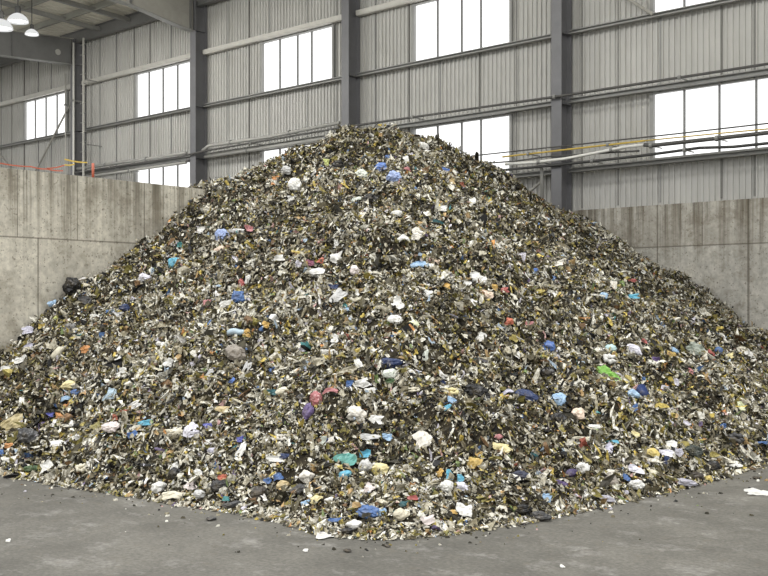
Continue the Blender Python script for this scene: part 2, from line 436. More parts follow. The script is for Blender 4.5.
# pole ladder beside the corner column
lx, ly = -30.35, 19.25
o = empty('wall_ladder', (lx, ly, 4.2)); tag(o, 'thin steel pole ladder with short rungs beside the corner column', 'ladder')
MB().bar((lx, ly, 4.2), (lx, ly, 11.0), .055, .05, 0, (0, 1, 0)).build('rail', M['girt_pale'], o)
for k in range(20): MB().tube([(lx-.19, ly, 4.5+.33*k), (lx+.19, ly, 4.5+.33*k)], .013, 6).build('rung', M['girt'], o)
for z in (5.2, 7.4, 9.6): MB().bar((lx, ly, z), (lx, 19.97, z), .03, .03).build('wall_bracket', M['girt'], o)

def pipe(name, pts, r, mat, label, cat, clamps=(), group=None):
    e = empty(name, pts[0]); tag(e, label, cat, group)
    MB().tube(pts, r, 10).build('tube', mat, e, smooth=True)
    for c in clamps:
        mb = MB(); mb.tube([(c[0]-.03, c[1], c[2]), (c[0]+.03, c[1], c[2])], r+.018, 10); mb.box(c[0]-.012, c[0]+.012, c[1], 19.86, c[2]-.012, c[2]+.012)
        mb.build('clamp', M['girt'], e)
    return e
pipe('service_pipe', [(-31.2, 19.4, 6.50), (-25.2, 19.4, 6.50), (-24.2, 19.4, 6.56), (-18.3, 19.4, 6.62), (-11.9, 19.4, 6.56), (-4.2, 19.4, 6.56)], .028, M['pipe_dark'], 'long thin dark pipe running along the wall above the lower windows', 'pipe', [(x, 19.4, z) for x, z in ((-29, 6.5), (-22, 6.58), (-16, 6.6), (-11.93, 6.56), (-9, 6.56))])
pipe('service_pipe', [(-31.2, 19.55, 6.66), (-26.2, 19.55, 6.62), (-25.0, 19.42, 6.60)], .05, M['pipe_grey'], 'pale grey pipe along the wall between ladder and second column', 'pipe', [(-29.5, 19.55, 6.65), (-27.2, 19.55, 6.63)])
pipe('service_pipe', [(-31.2, 19.5, 6.33), (-25.0, 19.42, 6.30)], .045, M['pipe_grey'], 'lower pale pipe above the half hidden window at left', 'pipe', [(-28, 19.45, 6.315)])
pipe('service_pipe', [(-24.35, 19.55, 6.62), (-24.0, 19.5, 6.72), (-21.3, 19.5, 6.70), (-18.6, 19.5, 6.78)], .05, M['pipe_grey'], 'grey pipe with bent end just right of the second column', 'pipe', [(-23, 19.5, 6.72), (-20.5, 19.5, 6.73)])
pipe('service_pipe', [(-24.3, 19.62, 6.44), (-18.6, 19.62, 6.44)], .06, M['pipe_grey'], 'thick pale pipe above the window half covered by the heap', 'pipe', [(-22.4, 19.62, 6.44)])
pipe('thin_cable', [(-14.2, 19.4, 5.47), (-9, 19.4, 5.43), (-4.2, 19.4, 5.42)], .016, M['pipe_dark'], 'uppermost thin dark cable crossing the lower right window', 'cable')
pipe('service_pipe', [(-13.3, 19.38, 5.36), (-9.75, 19.38, 5.36)], .02, M['yellow'], 'yellow pipe crossing in front of the right column', 'pipe', [(-12.6, 19.38, 5.36), (-10.6, 19.38, 5.36)])
pipe('thin_cable', [(-9.75, 19.38, 5.36), (-8.3, 19.38, 5.34), (-6.2, 19.4, 5.30), (-4.2, 19.4, 5.30)], .014, M['yellow'], 'thin yellowish cable carrying on from the yellow pipe across the window', 'cable')
pipe('service_pipe', [(-13.2, 19.35, 5.18), (-12.4, 19.35, 5.15), (-11.6, 19.35, 5.16), (-10.9, 19.35, 5.21), (-10.2, 19.35, 5.27), (-9.75, 19.35, 5.27)], .034, M['white'], 'white bent pipe crossing the right column below the yellow one', 'pipe', [(-12.3, 19.35, 5.15), (-10.5, 19.35, 5.245)])
pipe('service_pipe', [(-9.75, 19.35, 5.27), (-9.6, 19.36, 5.24), (-7.3, 19.36, 5.24), (-4.2, 19.36, 5.26)], .042, M['pipe_dark'], 'thick pipe across the lower right window, coloured dark as its backlit silhouette', 'pipe', [(-9.6, 19.36, 5.24), (-8.2, 19.36, 5.24), (-6.4, 19.36, 5.24)])  # pale pipe carried on; dark colour stands in for its backlit look
pipe('cable_bundle', [(-13.8, 19.45, 5.07), (-11.9, 19.42, 5.05), (-10, 19.42, 5.06), (-9.2, 19.42, 5.08), (-8.6, 19.42, 5.10), (-7.9, 19.42, 5.05), (-4.2, 19.42, 5.05)], .03, M['dark'], 'black cable bundle lowest across the lower right window', 'cable', [(-11, 19.42, 5.055), (-8.9, 19.42, 5.09)])
pipe('thin_cable', [(-14.0, 19.45, 5.27), (-13.0, 19.42, 5.24), (-12.1, 19.42, 5.26), (-9.9, 19.43, 5.17)], .018, M['pipe_dark'], 'thin dark cable sagging behind the white bent pipe', 'cable')
pipe('drop_pipe', [(-12.35, 19.55, 3.4), (-12.35, 19.55, 5.0), (-12.35, 19.46, 5.08)], .04, M['pipe_grey'], 'pale vertical pipe dropping beside the right column behind the heap', 'pipe')

pipe('drop_pipe', [(-31.17, 19.38, 4.2), (-31.17, 19.38, 11.0)], .035, M['white'], 'white vertical pipe running down the face of the corner column', 'pipe', [(-31.17, 19.38, 6), (-31.17, 19.38, 9)])
pipe('drop_pipe', [(-32.04, 19.6, 4.2), (-32.04, 19.6, 10.1)], .025, M['girt_pale'], 'thin pale vertical pipe on the wall just left of the corner column', 'pipe', [(-32.04, 19.6, 6), (-32.04, 19.6, 9)])
def rod(a, b, r, label, mat='rafter'):
    o = MB().tube([a, b], r, 8).build('brace_rod', M[mat]); tag(o, label, 'brace', 'diagonal wall braces')
rod((-31.8, 19.75, 9.2), (-34.9, 19.75, 6.3), .035, 'diagonal brace rod sloping down left from the ladder column')
rod((-37.7, 19.75, 8.3), (-34.9, 19.75, 6.3), .035, 'diagonal brace rod at the far left edge of view')
rod((-12.5, 19.75, 4.75), (-13.6, 19.75, 4.05), .03, 'short diagonal brace beside the vertical drop pipe')
rod((-11.6, 19.6, 9.5), (-9.75, 19.75, 8.05), .035, 'diagonal brace rod meeting the girt at top right')

# barrier tapes and post on top of the left wall
def tape(pts, w, mat, label):
    mb = MB()
    P = [Vector(p) for p in pts]; n = 10; line = []
    for a, b in zip(P, P[1:]):
        for k in range(n):
            t = k/n; q = a.lerp(b, t); q.z -= .012*math.sin(PI*t); line.append(q)
    line.append(P[-1])
    for a, b in zip(line, line[1:]): mb.bar(a, b, .012, w)
    tag(mb.build('barrier_tape', mat), label, 'barrier tape', 'tapes above the left concrete wall')
tape([(-14.85, 7.31, 4.2), (-14.85, 7.95, 4.17), (-14.85, 8.47, 4.17), (-14.85, 8.75, 4.16), (-14.85, 9.04, 4.16)], .02, M['orange'], 'red-orange barrier tape strung along the top of the left concrete wall')
tape([(-14.85, 8.75, 4.17), (-14.85, 9.06, 4.25)], .02, M['orange'], 'short orange tape end rising right from the longer red-orange tape')
tape([(-14.85, 9.07, 4.26), (-14.85, 9.25, 4.29)], .022, M['yellow'], 'lower yellow tape stretched in front of the ladder column')
tape([(-14.85, 9.07, 4.35), (-14.85, 9.49, 4.34)], .022, M['yellow'], 'upper yellow tape slanting across the ladder column')
pst = empty('barrier_post', (-14.85,9.60,4.07)); tag(pst, 'short orange barrier post standing on the left concrete wall', 'post')
MB().tube([(-14.85,9.60,4.075),(-14.85,9.60,4.34)], .024, 10).build('post_tube', M['orange'], pst, smooth=True)
MB().box(-14.92,-14.78,9.53,9.67,4.07,4.09).build('foot_plate', M['orange'], pst)

# bell lamps under the roof
def lamp(x, y, z, d, label):
    e = empty('high_bay_lamp', (x, y, z)); tag(e, label, 'lamp', 'bell shaped lamps under the roof')
    r = d/2
    sh = MB(); prof = [(r, 0), (r*.97, r*.18), (r*.80, r*.45), (r*.50, r*.70), (r*.24, r*.82)]
    sh.lathe(prof, (x, y, z), 28); sh.lathe([(p[0]*.96, p[1]-.005) for p in prof][::-1], (x, y, z), 28)
    sh.build('lamp_shade', M['shade'], e, smooth=True)
    MB().lathe([(r*.90, r*.16), (r*.55, r*.06), (.001, r*.02)], (x, y, z), 28).build('diffuser', M['lamp'], e, smooth=True)
    hs = MB().lathe([(.001, r*1.5), (r*.22, r*1.5), (r*.28, r*1.3), (r*.28, r*.85), (r*.22, r*.8)], (x, y, z), 16)
    hs.build('ballast_housing', M['dark'], e)
    MB().tube([(x, y, z+r*1.5), (x, y, roofz(y)+.2)], .015, 6).build('hanging_rod', M['dark'], e)
    L = bpy.data.lights.new('lamp_light', 'POINT'); L.energy = 230 if d > .5 else 4; L.shadow_soft_size = .09; L.color = (1, .98, .94)
    lo = bpy.data.objects.new('lamp_light', L); COL.objects.link(lo); lo.location = (0, 0, -.06); lo.parent = e
lamp(-26.02,14.45,9.75,0.58,'glowing white bell lamp hanging at top left')
lamp(-25.43,13.64,9.29,0.62,'bright lamp cut by the left edge below the bell lamp')
lamp(-28.49,16.28,10.19,0.42,'small lamp right of the bell lamp, in front of the dark rafter')

# ------------------------------------------------------------------ the waste heap (bulk)
def heap():
    nx, ny = 330, 322
    gx = np.linspace(-20.6, -3.4, nx); gy = np.linspace(4.6, 19.9, ny)
    X, Y = np.meshgrid(gx, gy)
    Z = heap_height(X, Y)
    V = np.stack([X.ravel(), Y.ravel(), np.maximum(Z, -.03).ravel()], 1)
    idx = np.arange(nx*ny).reshape(ny, nx)
    q = np.stack([idx[:-1, :-1], idx[:-1, 1:], idx[1:, 1:], idx[1:, :-1]], -1).reshape(-1, 4)
    zq = Z.ravel()[q].max(1)
    xq = X.ravel()[q].mean(1)
    keep = (zq > -.02) & ~((xq < -14.55) & (xq > -15.05) & (zq < 4.05))
    q = q[keep]
    return V, q

def grad(x, y):
    e = .04
    gx = (heap_height(x+e, y) - heap_height(x-e, y))/(2*e); gy = (heap_height(x, y+e) - heap_height(x, y-e))/(2*e)
    n = np.stack([-gx, -gy, np.ones_like(gx)], 1)
    return n/np.linalg.norm(n, axis=1)[:, None]

FC = [((232,231,221), 12.5), ((212,209,196), 13.5), ((186,181,163), 13.5), ((154,148,128), 12.5), ((120,113,92), 12), ((84,79,60), 13.5), ((52,49,38), 15), ((26,26,26), 10),
      ((128,121,68), 8), ((168,156,92), 5.5), ((202,182,98), 2.4), ((176,150,108), 3.4), ((122,96,68), 2.6), ((82,112,158), .35), ((170,188,206), .8), ((84,144,148), .15), ((168,94,78), .15), ((202,148,90), .4),
      ((198,162,158), .4), ((112,100,132), .2), ((126,144,94), .8), ((198,196,208), 1.2)]
CAM = np.array([0, 0, 2.0])

def flakes(items):
    N = 420000
    # candidates over the heap, dense near the viewer where each piece shows large
    xs = rng.uniform(-20.2, -3.3, N*3); ys = rng.uniform(4.6, 19.85, N*3)
    zb = heap_height(xs, ys)
    dist = np.sqrt(xs**2 + ys**2)
    pr = np.clip((13.0/dist)**1.0, .5, 1.9)/1.9
    pr = np.where(xs < -15.3, pr*.45, pr)
    edge = np.clip((zb + .10)/.12, 0, 1)
    ok = (rng.random(N*3) < pr*edge) & (zb > -.06) & ~((xs < -14.5) & (xs > -15.1) & (zb < 4.0)) & ~((ys > 19.4) & (zb > 4.0) & False)
    xs, ys, zb, dist = xs[ok][:N], ys[ok][:N], np.maximum(zb[ok][:N], .0), dist[ok][:N]
    N = len(xs)
    nrm = grad(xs, ys)
    low = zb < .06
    size = np.exp(rng.normal(math.log(.032), .50, N))
    size = np.clip(size, .010, .15)*np.clip(dist/12, .80, 1.06)
    asp = np.where(rng.random(N) < .34, rng.uniform(2.4, 6.0, N), rng.uniform(.9, 2.0, N))
    L = size*np.sqrt(asp); W = size/np.sqrt(asp)
    # frames
    tilt = rng.normal(0, .75, (N, 3)); tilt[low] *= .35
    n = nrm + tilt; n /= np.linalg.norm(n, axis=1)[:, None]
    r = rng.normal(0, 1, (N, 3)); r[:, 2] *= .6
    # shreds tend to hang down the slope
    down = np.stack([-nrm[:, 0]*nrm[:, 2], -nrm[:, 1]*nrm[:, 2], 1-nrm[:, 2]**2], 1)
    r += down*rng.choice([-1, 1], (N, 1))*2.3
    a = r - n*(r*n).sum(1)[:, None]; a /= np.linalg.norm(a, axis=1)[:, None]
    b = np.cross(n, a)
    off = rng.normal(.010, .034, N); off[low] = np.abs(off[low])*.3 + .006
    c = np.stack([xs, ys, zb], 1) + nrm*off[:, None]
    # keep clear of the loose pieces that lie on top
    near = np.zeros(N, bool)
    for p, rad, up in items:
        d = c - p; h = (d*nrm).sum(1); d2 = (d**2).sum(1)
        near |= (d2 < (rad*1.0)**2) & (h > -.05)
    m = ~near
    c, a, b, n, L, W, xs, ys, low = (q[m] for q in (c, a, b, n, L, W, xs, ys, low)); N = len(c)
    # larger pieces are 3 x 3 curled sheets, small ones a single bent quad
    o_ = np.argsort(-L*W); c, a, b, n, L, W, xs, ys, low = (q[o_] for q in (c, a, b, n, L, W, xs, ys, low))
    NB = int(N*.36)
    def piece(s, g):
        U, Vv = np.meshgrid(g, g); U = U.ravel(); Vv = Vv.ravel(); k = len(U); m = len(c[s])
        j = .38 if k == 9 else .45
        ju = U[None] + rng.uniform(-j, j, (m, k)); jv = Vv[None] + rng.uniform(-j, j, (m, k))
        sc = np.where((np.abs(U)+np.abs(Vv) == 2)[None], rng.uniform(.45, 1.05, (m, k)), 1)
        ju = ju*sc; jv = jv*sc
        curl = rng.normal(0, .6, (m, 1)); curl2 = rng.normal(0, .45, (m, 1))
        Ls, Ws = L[s][:, None], W[s][:, None]
        hz = curl*(ju**2 - .5)*Ws*.6 + curl2*(jv**2 - .5)*Ls*.35 + rng.normal(0, .18, (m, k))*np.minimum(Ls, Ws)
        return c[s][:, None, :] + a[s][:, None, :]*(jv*Ls*.5)[..., None] + b[s][:, None, :]*(ju*Ws*.5)[..., None] + n[s][:, None, :]*hz[..., None]
    P1 = piece(slice(0, NB), [-1, 0, 1]); P2 = piece(slice(NB, N), [-1, 1])
    Q = np.array([(0,1,4,3),(1,2,5,4),(3,4,7,6),(4,5,8,7)])
    F = np.concatenate([(np.arange(NB)[:, None, None]*9 + Q[None]).reshape(-1, 4), NB*9 + np.arange(N-NB)[:, None]*4 + np.array([0, 1, 3, 2])[None]])
    P = np.concatenate([P1.reshape(-1, 3), P2.reshape(-1, 3)])
    rep = np.concatenate([np.full(NB, 9), np.full(N-NB, 4)]); own = np.repeat(np.arange(N), rep)
    P[:, 2] = np.maximum(P[:, 2], .004); P[:, 1] = np.minimum(P[:, 1], 19.91)
    xo = xs[own]
    right = (xo > -14.6) & (P[:, 2] < 4.09); P[:, 0] = np.where(right, np.maximum(P[:, 0], -14.59), P[:, 0])
    left = (xo < -15.0) & (P[:, 2] < 4.09); P[:, 0] = np.where(left, np.minimum(P[:, 0], -15.01), P[:, 0])
    # colours: shredder mix of dark organic and pale plastic; dark patches also paint shaded hollows
    cols = np.array([lin(k) for k, w in FC]); wt = np.array([w for k, w in FC], float)
    q = np.stack([xs, ys, 0*xs], 1)
    patch = vnoise(q*1.3, 11)*.6 + vnoise(q*3.1, 12)*.5
    lum = cols.mean(1)
    pick = np.zeros(N, int)
    for lo, hi in ((-2, -.45), (-.45, -.15), (-.15, .15), (.15, .45), (.45, 2)):
        s = (patch >= lo) & (patch < hi); mid = np.clip((lo+hi)/2, -.6, .6)
        w = wt*np.exp(3.0*mid*(np.sqrt(lum)-.45)); w /= w.sum()
        pick[s] = rng.choice(len(wt), s.sum(), p=w)
    C = cols[pick]*np.exp(rng.normal(0, .16, (N, 1)))
    C = np.clip(C, 0, .92)
    return P, F, C[own]

def big_mesh(name, V, F4, mats, midx=None, colors=None, smooth_first=0):
    me = bpy.data.meshes.new(name)
    me.vertices.add(len(V)); me.vertices.foreach_set('co', np.ascontiguousarray(V, dtype=np.float32).ravel())
    me.loops.add(F4.size); me.loops.foreach_set('vertex_index', np.ascontiguousarray(F4, dtype=np.int32).ravel())
    me.polygons.add(len(F4)); me.polygons.foreach_set('loop_start', np.arange(0, F4.size, 4, dtype=np.int32))
    for m in mats: me.materials.append(m)
    if midx is not None: me.polygons.foreach_set('material_index', np.ascontiguousarray(midx, dtype=np.int32))
    sm = np.zeros(len(F4), bool); sm[:smooth_first] = True
    me.polygons.foreach_set('use_smooth', sm)
    if colors is not None:
        at = me.color_attributes.new('flake_colour', 'FLOAT_COLOR', 'POINT')
        at.data.foreach_set('color', np.ascontiguousarray(np.concatenate([colors, np.ones((len(colors), 1))], 1), dtype=np.float32).ravel())
    me.update(calc_edges=True); me.validate()
    o = bpy.data.objects.new(name, me); COL.objects.link(o); return o

# ------------------------------------------------------------------ loose pieces one can pick out on the heap
import bmesh
_ico = {}
def ico(sub):
    if sub not in _ico:
        bm = bmesh.new(); bmesh.ops.create_icosphere(bm, subdivisions=sub, radius=1)
        _ico[sub] = (np.array([v.co[:] for v in bm.verts]), [tuple(v.index for v in f.verts) for f in bm.faces]); bm.free()
    return _ico[sub]

def g_bag(w, h, seed, r):
    v, f = ico(4 if max(w, h) > .2 else 3)
    q = v*1.0 + seed*7.13
    d = 1 + .30*vnoise(q*1.3, 21) - .32*np.abs(vnoise(q*2.4, 22)) - .13*np.abs(vnoise(q*4.6, 23)) + .03*vnoise(q*9, 24)
    dep = min(w, h)*r.uniform(.7, .95)
    p = v*d[:, None]
    ext = np.abs(p).max(0)
    return p/ext*np.array([w/2, h/2, dep/2]), f
def g_sheet(w, h, seed, r, n=9, flat=1.0):
    u = np.linspace(-1, 1, n); U, V = np.meshgrid(u, u); U = U.ravel(); V = V.ravel()
    m = np.maximum(np.abs(U), np.abs(V)); ang = np.arctan2(V, U)
    sq = 1/np.maximum(np.abs(np.cos(ang)), np.abs(np.sin(ang)))
    k = r.uniform(.35, .9)
    out = (1-k)*1 + k*sq*.92
    ph = r.uniform(0, 6.28, 3)
    out = out*(1 + .16*np.sin(2*ang+ph[0]) + .13*np.sin(3*ang+ph[1]) + .09*np.sin(5*ang+ph[2]))
    x = m*out*np.cos(ang); y = m*out*np.sin(ang)
    x = x/np.abs(x).max(); y = y/np.abs(y).max()
    q = np.stack([x*1.0, y*1.0, 0*x], 1) + seed*3.7
    s = min(w, h)
    z = s*flat*(.22*vnoise(q*1.2, 31) + .16*np.abs(vnoise(q*2.6, 32)) + .06*vnoise(q*6, 33)) + s*flat*.14*r.normal()*x*x + s*flat*.14*r.normal()*y*y
    top = np.stack([x*w/2, y*h/2, z], 1); bot = top - np.array([0, 0, .004])
    N = n*n; idx = np.arange(N).reshape(n, n)
    qs = [(idx[i, j], idx[i, j+1], idx[i+1, j+1], idx[i+1, j]) for i in range(n-1) for j in range(n-1)]
    f = [tuple(t) for t in qs] + [tuple(N+i for i in t[::-1]) for t in qs]
    ring = list(idx[0, :]) + list(idx[1:, -1]) + list(idx[-1, -2::-1]) + list(idx[-2:0:-1, 0])
    f += [(ring[k], N+ring[k], N+ring[(k+1) % len(ring)], ring[(k+1) % len(ring)])[::-1] for k in range(len(ring))]
    return np.concatenate([top, bot]), [tuple(int(i) for i in t) for t in f]
def g_tube(pts, rad, n=8):
    mb = MB(); mb.tube(pts, rad, n); return np.array([tuple(p) for p in mb.v]), mb.f
def g_item(kind, w, h, seed):
    r = np.random.default_rng(seed+100)
    if kind in ('bag', 'fbag'): return g_bag(w, h, seed, r)
    if kind == 'sheet': return g_sheet(w, h, seed, r)
    if kind == 'fsheet': return g_sheet(w, h, seed, r, 9, .18)
    if kind == 'strip':
        v, f = g_sheet(w, h, seed, r, 9, .9)
        L = max(w, h); ax = 0 if w > h else 1
        v = v.copy(); t = v[:, ax]/(L/2); v[:, 1-ax] += .12*L*np.sin(t*2.2+r.uniform(0, 6)); v[:, 2] += .10*L*np.cos(t*2.6)
        return v, f
    if kind == 'ring':
        pts = []; rad = []
        m = min(w, h)*.24
        for k in range(21):
            t = .5 + 5.9*k/20
            pts.append(((w/2-m)*math.cos(t), (h/2-m)*math.sin(t)+.2*m*math.sin(3*t), .25*m*math.sin(2*t+seed))); rad.append(m*(.8+.3*math.sin(k*1.7+seed)))
        return g_tube(pts, rad)
    if kind == 'tube':
        ax = np.array([w, h])/2; m = min(w, h)*.42
        pts = [((-1+2*k/8)*(ax[0]-m*.3) if w > h else .12*w*math.sin(k*.8), .18*h*math.sin(k*.7) if w > h else (-1+2*k/8)*(ax[1]-m*.3), 0) for k in range(9)]
        return g_tube(pts, [m*.55, m*.9, m, m*1.02, m, m*.95, m*.9, m*.75, m*.4], 10)
    if kind == 'slab':
        bm = bmesh.new(); bmesh.ops.create_cube(bm, size=1); bmesh.ops.scale(bm, vec=(w, h, w*.45), verts=bm.verts)
        bmesh.ops.bevel(bm, geom=bm.edges[:], offset=w*.14, segments=2, affect='EDGES')
        v = np.array([x.co[:] for x in bm.verts]); f = [tuple(x.index for x in q.verts) for q in bm.faces]; bm.free(); return v, f
    if kind == 'ball':
        v, f = ico(3); return v*np.array([w/2, h/2, min(w, h)/2])*(1+.05*vnoise(v*2+seed, 41))[:, None], f

